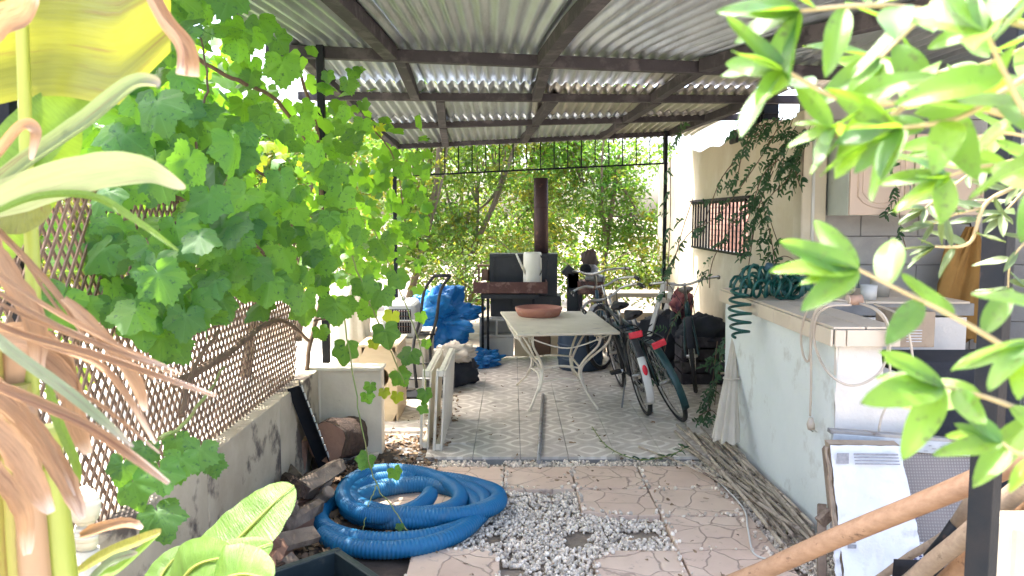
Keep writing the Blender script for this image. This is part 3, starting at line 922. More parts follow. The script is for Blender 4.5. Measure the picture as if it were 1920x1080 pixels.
# ------------------------------------------------------------------ garden table
tab = thing('garden_table', 'cream metal garden table with curved scroll legs', 'table', (.42, 6.35, 0))
Tc = [at(938, 584, 7.08), at(1110, 583, 7.08), at(1163, 622, 5.98), at(970, 626, 5.98)]
TZ = .645
tp = []
for p, (px, py) in zip(Tc, ((938, 584), (1110, 583), (1163, 622), (970, 626))):
    tp.append(gr(px, py, TZ))
mm = MB().prism([(p.x, p.y) for p in reversed(tp)], .022)
o = mm.build('tabletop', 'table_top', tab, bevel=.006)
for v_ in o.data.vertices: v_.co.z += TZ - .022
cen = sum(tp, V((0, 0, 0))) / 4
feet = {}
for i, p in enumerate(tp):
    d = (p - cen); d.z = 0
    top = cen + d * .80; knee = cen + d * .40; foot = cen + d * .70
    top = V((top.x, top.y, TZ - .02)); foot = V((foot.x, foot.y, .014))
    path = curve([top, cen + d * .74 + V((0, 0, -cen.z + .52)), cen + d * .50 + V((0, 0, -cen.z + .38)), cen + d * .40 + V((0, 0, -cen.z + .28)), cen + d * .47 + V((0, 0, -cen.z + .16)), foot], 6)
    for kk, sgn in enumerate((-1, 1)):
        sd_ = V((-d.y, d.x, 0)).normalized()
        pp = [q + sd_ * sgn * (.05 * max(0, (q.z - .26) / .38) + .007) for q in path]
        if kk == 0:
            lg = MB().tube(pp, .0095, 8).build('leg', 'white_paint', tab)
            feet[i] = (path, lg)
        else:
            MB().tube(pp[:26], .0095, 8).build('leg_twin_bar', 'white_paint', lg)
    # scroll under the top
    sc = []
    inw = -d.normalized()
    for j in range(22):
        a = j / 21 * 1.6 * 2 * math.pi; r_ = .042 * (1 - j / 26)
        sc.append(top + inw * (.09 + r_ * math.cos(a)) + V((0, 0, -.05 + r_ * math.sin(a))))
    MB().tube(sc, .0055, 6).build('scroll', 'white_paint', lg)
for zz, fr in ((.30, .40), (.20, .44)):
    ring = [cen + (p - cen) * fr for p in tp]
    for i in range(4):
        a, b = ring[i], ring[(i + 1) % 4]
        mid = (a + b) / 2 * .90 + cen * .10
        MB().tube(curve([V((a.x, a.y, zz)), V((mid.x, mid.y, zz + .02)), V((b.x, b.y, zz))], 6), .0075, 6).build('stretcher', 'white_paint', tab)
for i in range(4):
    a, b = cen + (tp[i] - cen) * .86, cen + (tp[(i + 1) % 4] - cen) * .86
    mid = (a + b) / 2
    MB().tube(curve([V((a.x, a.y, TZ - .03)), V((mid.x, mid.y, TZ - .13)), V((b.x, b.y, TZ - .03))], 8), .0055, 6).build('apron_arc', 'white_paint', tab)
sp = gr(1010, 592, TZ)
tag(MB().lathe([(0, .012), (.16, .012), (.185, .02), (.20, .05), (.203, .075), (.193, .078), (.186, .055), (.165, .03), (0, .026)][::-1] + [(0, .0), (.165, .0), (.178, .008), (.185, .02)], V((sp.x, sp.y, TZ)), 40)
    .build('plant_saucer', 'terracotta'), 'wide terracotta plant saucer on the garden table', 'saucer')
# pipe lying on the floor
a, b = gr(1018, 740, .03), gr(1010, 866, .03)
tag(MB().tube([a, b], .014, 10).build('metal_pipe', 'steel_grey'), 'thin grey metal pipe lying on the tiles under table', 'pipe')

# ------------------------------------------------------------------ barbecue stove at the rear
bbq = thing('barbecue_stove', 'black sheet metal barbecue with rusty tray and tall flue pipe', 'barbecue', (.3, 8.3, 0))
YB = 8.45
def pbox(px0, py0, px1, py1, Y, d):
    a, b = at(px0, py1, Y), at(px1, py0, Y)
    return MB().box(((a.x + b.x) / 2, Y + d / 2, (a.z + b.z) / 2), (b.x - a.x, d, b.z - a.z))
pbox(920, 480, 1045, 596, YB, .05).build('back_panel', 'stove_black', bbq, bevel=.004)
pbox(918, 476, 1046, 482, YB - .02, .28).build('hood_top', 'stove_black', bbq, bevel=.003)
pbox(918, 482, 926, 540, YB - .02, .28).build('side_panel', 'stove_black', bbq)
pbox(1026, 482, 1045, 560, YB - .02, .28).build('side_panel', 'stove_black', bbq)
pbox(960, 555, 1052, 625, YB - .05, .35).build('fire_box', 'stove_black', bbq, bevel=.004)
pbox(902, 552, 1010, 560, YB - .35, .5).build('shelf', 'stove_black', bbq)
# open tray
a, b = at(888, 550, YB - .42), at(1026, 529, YB - .42)
z0, z1 = a.z, b.z; xm, w = (a.x + b.x) / 2, b.x - a.x
tray = MB().box((xm, YB - .19, z0 + .006), (w, .46, .012)).build('tray', 'rust_tray', bbq)
for (c, s) in (((xm, YB - .42, (z0 + z1) / 2), (w, .008, z1 - z0)), ((xm - w / 2, YB - .19, (z0 + z1) / 2), (.008, .46, z1 - z0)), ((xm + w / 2, YB - .19, (z0 + z1) / 2), (.008, .46, z1 - z0))):
    MB().box(c, s).build('tray_side', 'rust_tray', tray)
for px in (905, 915, 1000):
    for Y in (YB - .38, YB):
        p = at(px, 560, Y)
        MB().box((p.x, Y, p.z / 2), (.025, .025, p.z)).build('leg', 'black_metal', bbq)
p0, p1 = at(1015, 480, YB + .12), at(1014, 334, YB + .12)
flue = MB().tube([p0, p0.lerp(p1, .5), p1], .076, 18).build('flue_pipe', 'rust_pipe', bbq)
MB().tube([p0.lerp(p1, .62), p0.lerp(p1, .635)], .080, 18).build('seam_band', 'rust_pipe', flue)
# concrete block plinth under it
pl = thing('block_plinth', 'low plinth of white hollow concrete blocks behind the table', 'plinth', (0, 8.4, 0))
Yp = 8.15
def hollow(px0, px1, py0, py1):
    a, b = at(px0, py1, Yp), at(px1, py0, Yp)
    t = .022; h = b.z - a.z; w = b.x - a.x
    mm = MB()
    c = V(((a.x + b.x) / 2, Yp + .1, (a.z + b.z) / 2))
    mm.box((c.x, c.y, a.z + t / 2), (w, .2, t)); mm.box((c.x, c.y, b.z - t / 2), (w, .2, t))
    for k in (-1, 0, 1): mm.box((c.x + k * (w / 2 - t / 2), c.y, c.z), (t, .2, h - 2 * t))
    mm.box((c.x, c.y + .09, c.z), (w - t, .015, h - 2 * t))
    mm.build('block', 'concrete_block', pl)
hollow(899, 963, 598, 632)
pbox(899, 633, 963, 668, Yp, .2).build('block', 'concrete_block', pl, bevel=.006)
pbox(965, 632, 996, 668, Yp + .02, .2).build('board', 'beige_board', pl, bevel=.003)
pbox(997, 630, 1032, 668, Yp + .03, .2).build('board', 'brown_board', pl, bevel=.003)
pbox(1033, 628, 1046, 668, Yp + .02, .2).build('board', 'beige_board', pl, bevel=.003)
# watering can
wc = thing('watering_can', 'tall cream plastic watering can standing on rusty tray', 'watering can', at(998, 530, YB - .24))
a, b = at(981, 530, YB - .28), at(1016, 473, YB - .28)
r_ = (b.x - a.x) / 2
MB().lathe([(0, 0), (r_, 0), (r_ * 1.0, .02), (r_ * .98, b.z - a.z - .02), (r_ * .92, b.z - a.z), (r_ * .6, b.z - a.z), (r_ * .55, b.z - a.z - .03)], V(((a.x + b.x) / 2, YB - .26, a.z)), 20).build('body', 'can_plastic', wc)
MB().tube([at(988, 518, YB - .3), at(975, 492, YB - .34), at(968, 476, YB - .36)], [.014, .011, .009], 10).build('spout', 'can_plastic', wc)
MB().tube(curve([at(1013, 478, YB - .3), at(1019, 492, YB - .32), at(1014, 512, YB - .32), at(1003, 528, YB - .30)], 6), .006, 8).build('handle', 'black_rubber', wc)
# wooden crate frame beside the stove
cr = thing('wood_frame_box', 'small weathered wooden frame box beside the black stove', 'box', at(908, 528, YB + .05))
for (x0_, y0_, x1_, y1_) in ((894, 497, 920, 500), (896, 500, 899, 528), (915, 500, 919, 528), (903, 506, 918, 526)):
    pbox(x0_, y0_, x1_, y1_, YB + .05, .12).build('slat', 'brown_board', cr)
# angled flue elbow standing by
el = thing('flue_elbow', 'black angled flue duct with pointed cap beside the barbecue', 'duct', at(1072, 600, YB - .1))
a, b = at(1064, 620, YB - .15), at(1085, 512, YB - .15)
MB().box(((a.x + b.x) / 2, YB - .08, b.z / 2), (b.x - a.x, .14, b.z)).build('duct', 'stove_black', el, bevel=.003)
q = [at(1053, 512, 1), at(1064, 498, 1), at(1085, 512, 1), at(1085, 516, 1), at(1066, 528, 1), at(1062, 520, 1)]
pp = [at(x, y, YB - .15) for x, y in ((1053, 512), (1066, 524), (1066, 540), (1085, 540), (1085, 512), (1066, 496))]
mm = MB(); n = len(pp)
mm.add(pp + [p + V((0, .14, 0)) for p in pp], [tuple(range(n)), tuple(reversed(range(n, 2 * n)))] + [(i, n + i, n + (i + 1) % n, (i + 1) % n) for i in range(n)])
mm.build('cap', 'stove_black', el)
# blue barrel
pb = at(1088, 690, 7.75)
br = .22
barrel = thing('barrel', 'dark blue plastic barrel standing behind the garden table', 'barrel', (pb.x, pb.y, 0))
MB().lathe([(0, .014), (br * .92, .014), (br * .97, .03), (br, .12), (br * 1.0, .30), (br * .97, .34), (br * .98, .36), (br * .92, .375), (br * .88, .36), (br * .86, .1), (0, .08)], (pb.x, pb.y, 0), 28).build('body', 'barrel_blue', barrel)
for z in (.12, .26):
    MB().lathe([(br * .995, z - .012), (br * 1.03, z - .006), (br * 1.03, z + .006), (br * .995, z + .012)], (pb.x, pb.y, 0), 28).build('hoop', 'barrel_blue', barrel)
# motor heap on a wooden box
mo = thing('garden_machine', 'rusty garden engine with brown leather flap on timber stand', 'machine', at(1110, 600, 8.3))
pbox(1084, 528, 1132, 552, 8.2, .3).build('stand_top', 'rust_tray', mo, bevel=.004)
for px in (1088, 1124):
    p = at(px, 552, 8.25); MB().box((p.x, 8.3, p.z / 2), (.04, .2, p.z)).build('stand_leg', 'wood_beam', mo)
p = at(1110, 512, 8.3)
MB().lathe([(0, -.08), (.07, -.08), (.075, -.04), (.06, -.03), (.075, -.02), (.06, -.005), (.075, .01), (.06, .02), (.07, .05), (.03, .09), (0, .09)], p, 18).build('cylinder', 'steel_grey', mo)
MB().lathe([(0, -.04), (.055, -.04), (.06, 0), (.045, .03), (0, .03)], at(1098, 505, 8.22), 18, Matrix.Rotation(R(90), 3, 'X')).build('flywheel', 'black_metal', mo)
lumps(at(1106, 488, 8.35), (.085, .05, .11), 4, .3, 2).build('leather_flap', 'leather_brown', mo)
MB().box(at(1125, 522, 8.25), (.08, .1, .07), (.2, .1, .4)).build('carburettor', 'steel_grey', mo, bevel=.012)
# white bench and plastic chair beyond the bicycles
bn = thing('white_bench', 'weathered white bench under the plastered wall', 'bench', (1.4, 8.9, 0))
a, b = at(1165, 552, 8.9), at(1250, 545, 8.9)
MB().box((1.5, 9.0, a.z), (.85, .36, .05)).build('seat', 'plaster_white', bn, bevel=.006)
for x in (1.15, 1.86): MB().box((x, 9.0, a.z / 2 - .012), (.06, .32, a.z - .025)).build('leg', 'plaster_white', bn)
MB().box((1.5, 9.14, a.z * .55), (.66, .04, .1)).build('stretcher', 'plaster_white', bn)
ch = thing('folding_chair', 'pale plastic folding chair leaning against the cream wall', 'chair', (1.3, 7.9, 0))
MB().bar(at(1246, 528, 7.9), at(1218, 628, 7.7), .05, .025).build('side_rail', 'plastic_white', ch, bevel=.004)
MB().bar(at(1262, 530, 8.15), at(1234, 640, 7.9), .05, .025).build('side_rail', 'plastic_white', ch, bevel=.004)
for k in range(4):
    MB().bar(at(1243 - k * 6, 540 + k * 22, 7.87 - k * .04), at(1259 - k * 6, 542 + k * 22, 8.12 - k * .05), .02, .05).build('slat', 'plastic_white', ch)
p, q = at(1218, 628, 7.7), at(1234, 640, 7.9)
MB().bar(p, V((p.x - .05, p.y - .1, .014)), .04, .025).build('leg', 'plastic_white', ch); MB().bar(q, V((q.x - .04, q.y - .05, .014)), .04, .025).build('leg', 'plastic_white', ch)

# ------------------------------------------------------------------ bicycles
def bicycle(label, loc, heading, lean, frame, guard, rear_white=False, grips='black_rubber', saddle='black_rubber', bars='chrome', bar_w=.28, steer=0.0, rise=0.0, cloth=None, refl=True, sad_h=.86):
    b = thing('bicycle', label, 'bicycle', loc, (lean, 0, heading), 'bicycles beside the counter')
    WB_, r = 1.04, .33
    b.scale = (.95, .95, .95)
    def wheel(x, rot=0):
        M = Matrix.Translation((x, 0, r)) @ Matrix.Rotation(rot, 4, 'Z')
        w = MB(); n = 36
        ring = lambda rad, y=0: [M @ V((rad * math.cos(2 * math.pi * k / n), y, rad * math.sin(2 * math.pi * k / n))) for k in range(n)]
        o = MB().tube(ring(r - .019), .019, 8, closed=True).build('wheel', 'black_rubber', b, local=True)
        MB().tube(ring(r - .041), .008, 6, closed=True).build('rim', 'chrome', o, local=True)
        sp_ = MB()
        for k in range(28):
            a = 2 * math.pi * k / 28
            sp_.tube([M @ V((.02 * math.cos(a + .8), .03 if k % 2 else -.03, .02 * math.sin(a + .8))), M @ V(((r - .045) * math.cos(a), 0, (r - .045) * math.sin(a)))], .0016, 4, False)
        kind(sp_.build('spokes', 'chrome', o, local=True), 'stuff')
        MB().tube([M @ V((0, -.05, 0)), M @ V((0, .05, 0))], .016, 10).build('hub', 'chrome', o, local=True)
        return M
    wheel(0); Mf = wheel(WB_, steer)
    bb = V((.44, 0, .27)); st = V((.28, 0, .74)); ht = V((.86, 0, .80)); hb = V((.89, 0, .68))
    fm = MB()
    for p, q, rr in ((bb, st, .015), (st - V((-.01, 0, .03)), ht - V((0, 0, .02)), .014), (bb, hb, .017), (ht, hb, .019)): fm.tube([p, q], rr, 10)
    for s_ in (-1, 1):
        fm.tube([bb + V((0, s_ * .03, 0)), V((0, s_ * .055, r))], .009, 8)
        fm.tube([st + V((0, s_ * .016, -.04)), V((0, s_ * .055, r))], .008, 8)
    fm.build('frame', frame, b, local=True)
    fk = MB()
    for s_ in (-1, 1):
        fk.tube(curve([hb + V((.0, s_ * .03, -.02)), V((.95, s_ * .052, .45)), Mf @ V((-.02, s_ * .055, .06)), Mf @ V((0, s_ * .055, 0))], 4), .010, 8)
    fk.build('fork', frame, b, local=True)
    sd = MB()
    sd.lathe([(0, 0), (.02, 0)], (0, 0, -10), 3)
    top = V((.25, 0, sad_h))
    def sf(u, v):
        a = 2 * math.pi * u; L = -.13 + .27 * v
        w = .075 * (1 - .72 * max(0, (v - .3) / .7) ** .7) if v > .08 else .05
        return top + V((L, w * math.cos(a) * (1 if 0 < v < 1 else .3), .028 * math.sin(a) * (1 if 0 < v < 1 else .3) + .012 * (1 - v)))
    sdm = MB().grid(sf, 16, 12)
    sdo = sdm.build('saddle', saddle, b, local=True)
    MB().tube([st - V((0, 0, .04)), top + V((0, 0, -.02))], .012, 8).build('seat_post', 'chrome', sdo, local=True)
    # handlebar
    c = ht + V((-.015, 0, .10 + rise))
    Rs = Matrix.Rotation(steer, 3, 'Z')
    bp = [V((-.20, -bar_w, -.02)), V((-.08, -bar_w * .98, -.005)), V((.05, -bar_w * .55, .0)), V((.06, -.05, -.03)), V((.06, .05, -.03)), V((.05, bar_w * .55, 0)), V((-.08, bar_w * .98, -.005)), V((-.20, bar_w, -.02))]
    bp = [c + V((0, 0, .05)) + Rs @ q for q in bp]
    hbo = MB().tube(curve(bp, 5), .011, 8).build('handlebar', bars, b, local=True)
    MB().tube([ht, c + V((0, 0, .03)), c + V((0, 0, .02)) + Rs @ V((.06, 0, 0))], .012, 8).build('stem', bars, hbo, local=True)
    for q0, q1 in ((bp[0], bp[1]), (bp[-1], bp[-2])):
        MB().tube([q0, q0.lerp(q1, .95)], .017, 10).build('grip', grips, hbo, local=True)
    for s_ in (-1, 1):
        MB().tube(curve([bp[2 if s_ < 0 else 5], bp[2 if s_ < 0 else 5] + V((.08, 0, .06)), ht + V((.06, s_ * .02, -.05))], 5), .003, 5).build('brake_cable', 'black_rubber', hbo, local=True)
    # mudguards
    def guardm(M, a0, a1, name):
        n = 22; mm = MB()
        def gf(u, v):
            a = a0 + (a1 - a0) * v; y = (u - .5) * .056; rr = r + .022 - .9 * y * y * 8
            return M @ V((rr * math.cos(a), y, rr * math.sin(a)))
        mm.grid(gf, 6, n)
        return mm.build(name, guard, b, local=True, solid=.002)
    g = guardm(Matrix.Translation((0, 0, r)), R(25), R(205), 'mudguard')
    guardm(Mf, R(20), R(150), 'mudguard')
    if rear_white:
        mm = MB()
        def gf2(u, v):
            a = R(146) + R(62) * v; y = (u - .5) * .060; rr = r + .026 - .9 * y * y * 8
            return V((rr * math.cos(a), y, r + rr * math.sin(a)))
        mm.grid(gf2, 6, 10); mm.build('white_tail', 'plastic_white', g, local=True, solid=.002)
        a = R(163); M = Matrix.Translation((-(r + .04) * abs(math.cos(a)), 0, r + (r + .04) * math.sin(a))) @ Matrix.Rotation(R(-90) + (math.pi - a), 4, 'Y')
        MB().lathe([(.0, .012), (.016, .010), (.024, .0)], (0, 0, 0), 16, None).build('tail_lamp', 'reflector_red', g, local=True).matrix_local = M @ Matrix.Diagonal((1.7, .8, 1, 1))
    # carrier
    rk = MB()
    for s_ in (-1, 1):
        rk.tube(curve([V((.22, s_ * .05, .70)), V((.05, s_ * .06, .715)), V((-.22, s_ * .06, .715)), V((-.27, s_ * .04, .715))], 4), .006, 6)
        rk.tube([V((-.12, s_ * .06, .715)), V((0, s_ * .06, r))], .005, 6)
    for x in (-.26, -.12, .04): rk.tube([V((x, -.06, .715)), V((x, .06, .715))], .005, 6)
    rko = rk.build('carrier', 'black_metal', b, local=True)
    if refl:
        MB().box((-.285, 0, .70), (.022, .105, .05)).build('reflector', 'reflector_red', rko, local=True, bevel=.008)
    ck = MB().lathe([(.0, -.004), (.085, -.004), (.085, .004), (0, .004)], bb + V((0, -.055, 0)), 24, Matrix.Rotation(R(90), 3, 'X')).build('crankset', 'steel_grey', b, local=True)
    for s_, ang in ((-1, R(-20)), (1, R(160))):
        e = bb + V((.165 * math.cos(ang), s_ * .075, .165 * math.sin(ang)))
        MB().bar(bb + V((0, s_ * .07, 0)), e, .014, .02).build('crank_arm', 'chrome', ck, local=True)
        MB().box(e + V((0, s_ * .055, 0)), (.075, .09, .026)).build('pedal', 'black_rubber', ck, local=True, bevel=.005)
    MB().prism([(-.02, -.05), (.50, -.075), (.53, 0), (.50, .075), (-.02, .05)], .012, Matrix.Translation((.0, -.055, .31)) @ Matrix.Rotation(R(90), 4, 'X')).build('chain_guard', guard, b, local=True, bevel=.01)
    ks = MB().tube([V((.36, .05, .24)), V((.22, .16, .02))], .007, 6).build('kickstand', 'steel_grey', b, local=True)
    if cloth:
        lumps((.02, -.05, .70), (.15, .11, .13), 6, .35, 2.2).build('draped_cloth', cloth, b, local=True)
        for s_ in (-1,): lumps((-.02, s_ * .13, .48), (.16, .065, .17), 16 + s_, .18, 2.0).build('pannier', 'cloth_black', b, local=True)
    return b
g0 = gr(1226, 800)
bicycle('bicycle with white tail on its rear mudguard and wide red reflector', (g0.x, g0.y + .30, .012), R(93), R(-13), 'frame_grey', 'frame_grey', True, bar_w=.29, rise=.05)
g1 = gr(1310, 812)
bicycle('dark green bicycle with plain mudguard leaning onto its neighbour', (g1.x - .06, g1.y + .30, .012), R(97), R(-23), 'frame_green', 'frame_green', bar_w=.27, rise=.02)
g2 = gr(1325, 757)
bicycle('old upright bicycle with brown saddle and draped cloth by wall', (g2.x + .20, g2.y + 1.32, .012), R(-102), R(7), 'frame_green', 'cloth_black', saddle='leather_brown', bar_w=.31, rise=.04, cloth='cloth_red', steer=R(0), sad_h=.84, refl=False)
g3 = gr(1135, 706)
bicycle('bicycle with chrome handlebar facing out beside the barrel', (g3.x + .14, g3.y + 1.28, .012), R(-97), R(6), 'frame_blue', 'steel_grey', grips='leather_brown', bar_w=.30, rise=.06, steer=R(-25), refl=False)

tag(lumps(V((1.52, 7.85, .26)), (.28, .22, .30), 21, .25, 1.8, 40, 28, flat=.012).build('black_bag', 'cloth_black'), 'bulging black bag between the old upright bicycle and wall', 'bag')
tag(lumps(V((1.20, 8.05, .20)), (.22, .20, .24), 23, .25, 1.8, 40, 28, flat=.012).build('dark_blue_bag', 'barrel_blue'), 'dark blue bag on the floor under the pale folding chair', 'bag')
jb = thing('slatted_box', 'dark weathered slatted box in the clutter by the cream wall', 'box', (1.72, 7.15, 0))
for z in (.06, .17, .28, .39): 
    MB().box((1.72, 6.98, z), (.42, .014, .09)).build('slat', 'wood_beam', jb); MB().box((1.72, 7.32, z), (.42, .014, .09)).build('slat', 'wood_beam', jb)
    MB().box((1.51, 7.15, z), (.014, .32, .09)).build('slat', 'wood_beam', jb)
for x, y in ((1.53, 7.0), (1.91, 7.0), (1.53, 7.3), (1.91, 7.3)): MB().box((x, y, .23), (.03, .03, .44)).build('corner_post', 'wood_beam', jb)
tag(lumps(V((1.72, 7.15, .47)), (.22, .18, .14), 31, .3, 1.8, 40, 28).build('dark_cloth', 'cloth_black'), 'dark crumpled cloth heaped on the slatted box', 'cloth')
# folded parasol by the counter corner
ps = thing('folded_parasol', 'closed cream parasol standing against the counter corner', 'parasol', at(1366, 850, 5.3))
top, bot = at(1378, 625, 5.28), gr(1362, 822, .16)
q = MB(); ax = bot - top
def pf(u, v):
    a = 2 * math.pi * u
    r_ = .018 + .050 * v ** 1.5 + (.022 * v) * math.cos(a * 7 + v * 2) + .012 * v * math.sin(a * 3)
    zig = .03 * abs(math.sin(a * 3.5)) * (v > .95)
    return top + ax * (v + zig) + V((math.cos(a) * r_, math.sin(a) * r_ * .8, 0))
q.grid(pf, 56, 14); q.build('canopy_cloth', 'cloth_cream', ps)
MB().tube([top + V((0, 0, .06)), gr(1358, 838, .012)], .014, 8).build('pole', 'white_paint', ps)
MB().tube([top + ax * .45 + V((math.cos(a_) * .05, math.sin(a_) * .04, 0)) for a_ in [2 * math.pi * k / 12 for k in range(12)]], .006, 6, closed=True).build('tie', 'cloth_cream', ps)
# ------------------------------------------------------------------ things by the far side of the vine
def px_x(px, Y): return (px - 960) / F * Y
# white chest carrying the pet carrier
cht = thing('storage_chest', 'dirty white low chest under the pet carrier', 'chest', (-1.0, 7.2, 0))
MB().box((-1.06, 7.25, .20), (.62, .75, .40)).build('body', 'cloth_cream', cht, bevel=.012)
MB().box((-1.06, 7.25, .42), (.68, .80, .035)).build('lid', 'old_wall', cht, bevel=.006)
pc = thing('pet_carrier', 'grey plastic pet carrier with wire door on the chest', 'pet carrier', (-.98, 7.15, .437))
a = V((-.98, 7.15, .437))
MB().box(a + V((0, .0, .075)), (.30, .46, .15), None, 1.04).build('lower_shell', 'carrier_grey', pc, bevel=.03)
MB().box(a + V((0, .0, .235)), (.31, .47, .16), None, .82).build('upper_shell', 'carrier_grey', pc, bevel=.035)
MB().box(a + V((0, 0, .153)), (.335, .49, .02)).build('rim', 'plastic_white', pc, bevel=.004)
dr = MB().box(a + V((0, -.236, .15)), (.20, .008, .21)).build('door', 'black_metal', pc)
for i in range(9): MB().tube([a + V((-.09 + i * .0225, -.243, .05)), a + V((-.09 + i * .0225, -.243, .25))], .003, 5).build('door_bar', 'steel_grey', dr)
for i in range(5): MB().tube([a + V((-.1, -.247, .06 + i * .045)), a + V((.1, -.247, .06 + i * .045))], .003, 5).build('door_bar', 'rust_tray', dr)
MB().tube(curve([a + V((0, -.1, .31)), a + V((0, -.07, .34)), a + V((0, .07, .34)), a + V((0, .1, .31))], 4), .012, 8).build('handle', 'carrier_grey', pc)
# blue tarpaulin
def tarp(c, size, seed, lab, nm='tarpaulin', flat=None):
    mm = lumps(c, size, seed, .55, 1.5, 80, 50, flat=flat)
    o = mm.build(nm, 'blue_tarp')
    for f in o.data.polygons: f.use_smooth = f.index % 3 != 0
    return tag(o, lab, 'tarpaulin')
tarp(V((-.80, 8.15, .46)), (.42, .36, .29), 3, 'crumpled blue plastic tarpaulin heaped behind the pet carrier', flat=.012)
tarp(V((-.36, 7.95, .04)), (.24, .22, .13), 9, 'small blue tarpaulin bundle on the tiles by thin metal legs', flat=.012)
# hand truck
ht = thing('hand_truck', 'black hand truck with bent handle and rubber wheels', 'hand truck', (-.66, 6.7, 0))
for dx in (-.14, .0):
    p = [at(845, 517, 6.9) + V((dx, 0, 0)), at(826, 546, 6.85) + V((dx, 0, 0)), at(818, 600, 6.8) + V((dx, 0, 0)), at(806, 650, 6.7) + V((dx, 0, 0)), V((-.66 + dx, 6.62, .06))]
    MB().tube(curve(p, 4), .013, 8).build('side_tube', 'black_rubber', ht)
MB().tube([at(845, 517, 6.9) + V((-.14, 0, 0)), at(845, 517, 6.9)], .016, 8).build('handle', 'black_rubber', ht)
for z in (.25, .5): MB().tube([V((-.79, 6.72, z)), V((-.65, 6.72, z))], .009, 6).build('crossbar', 'black_rubber', ht)
MB().box((-.73, 6.52, .03), (.34, .24, .012)).build('toe_plate', 'black_metal', ht)
for x in (-.52, -.92):
    w = MB().tube([V((x, 6.72 + .075 * math.cos(2 * math.pi * k / 20), .118 + .075 * math.sin(2 * math.pi * k / 20))) for k in range(20)], .030, 8, closed=True).build('wheel', 'black_rubber', ht)
    MB().tube([V((x - .012, 6.72, .118)), V((x + .012, 6.72, .118))], .047, 14).build('hub', 'rust_tray', w)
MB().tube([V((-.94, 6.72, .118)), V((-.50, 6.72, .118))], .010, 8).build('axle', 'steel_grey', ht)
tag(lumps(V((-.50, 6.95, .30)), (.17, .16, .085), 12, .4, 2.2, 40, 26).build('rag_bundle', 'cloth_cream'), 'crumpled cream rag bundle beside the hand truck', 'cloth')
tag(lumps(V((-.50, 7.02, .12)), (.19, .18, .13), 14, .3, 2.0, 40, 26, flat=.012).build('dark_sack', 'cloth_black'), 'dark sack under the cream rag bundle', 'sack')
# beige box with round opening
bx = thing('beige_box', 'beige board box with round hole behind the wall end', 'box', (-.95, 5.75, 0))
xa, xb = px_x(670, 5.7), px_x(712 + 30, 5.7)
h = .56
n = 20
hole = [(.075 * math.cos(2 * math.pi * k / n), .075 * math.sin(2 * math.pi * k / n)) for k in range(n)]
W2, H2 = (xb - xa) / 2, h / 2
sq = []
for k in range(n):
    a = 2 * math.pi * k / n; c_, s_ = math.cos(a), math.sin(a)
    t = min(W2 / abs(c_) if abs(c_) > 1e-6 else 9, H2 / abs(s_) if abs(s_) > 1e-6 else 9)
    sq.append((c_ * t, s_ * t))
hc = (.0, .06)
mm = MB(); ctr = V(((xa + xb) / 2, 5.7, H2))
vs = [ctr + V((x + hc[0], 0, z + hc[1])) for x, z in hole] + [ctr + V((x, 0, z)) for x, z in sq]
vs += [p + V((0, .015, 0)) for p in vs]
fs = []
for k in range(n):
    k2 = (k + 1) % n
    fs += [(k, n + k, n + k2, k2)[::-1], (2 * n + k, 3 * n + k, 3 * n + k2, 2 * n + k2), (k, k2, 2 * n + k2, 2 * n + k)[::-1]]
mm.add(vs, fs); mm.build('front_board', 'beige_board', bx)
MB().box((xa + .008, 5.95, H2), (.014, .47, h)).build('side_board', 'beige_board', bx); MB().box((xb - .008, 5.95, H2), (.014, .47, h)).build('side_board', 'beige_board', bx)
MB().box(((xa + xb) / 2, 6.18, H2), (xb - xa - .03, .014, h)).build('back_board', 'beige_board', bx); MB().box(((xa + xb) / 2, 5.94, h + .009), (xb - xa + .02, .52, .016)).build('top_board', 'beige_board', bx, bevel=.002)
# cream covered roll standing behind the wall
rl = thing('covered_roll', 'tall cream cloth covered roll standing behind the wall end', 'roll', (-1.25, 6.2, 0))
mm = MB()
def rf(u, v):
    a = 2 * math.pi * u
    r_ = .125 + .012 * math.cos(a * 9 + v * 3) + .02 * math.sin(v * 7 + a) + .02 * (1 - v)
    r_ *= 1 if v < .93 else .55
    return V((-1.24 + r_ * math.cos(a), 6.25 + r_ * math.sin(a), 1.02 * v))
mm.grid(rf, 44, 18); mm.build('cover', 'cloth_cream', rl)
MB().tube([V((-1.24 + .137 * math.cos(2 * math.pi * k / 24), 6.25 + .137 * math.sin(2 * math.pi * k / 24), .78)) for k in range(24)], .006, 6, closed=True).build('tie', 'cable_beige', rl)
# two white slatted panels standing on edge
def slat_panel(x, y0, y1, h, lean, lab):
    t = thing('wooden_shutter', lab, 'shutter', (x, y0, 0), (0, lean, 0))
    L = y1 - y0
    MB().box((0, L / 2, h - .02), (.03, L, .04)).build('top_rail', 'white_paint', t, bevel=.003, local=True)
    MB().box((0, L / 2, .035), (.03, L, .04)).build('bottom_rail', 'white_paint', t, bevel=.003, local=True)
    for i in range(8):
        MB().box((.022, .05 + (L - .1) * i / 7, h / 2), (.012, .098, h - .012)).build('slat', 'white_paint', t, bevel=.002, local=True)
    MB().box((-.024, .03, h / 2 + .005), (.016, .06, h - .01)).build('end_stile', 'white_paint', t, bevel=.002, local=True)
slat_panel(-.565, 5.02, 5.9, .52, R(3), 'white slatted wooden shutter on edge, between its twin and the leaf litter')
slat_panel(-.475, 4.98, 5.85, .53, R(3), 'white slatted wooden shutter on edge, facing the tiled floor')

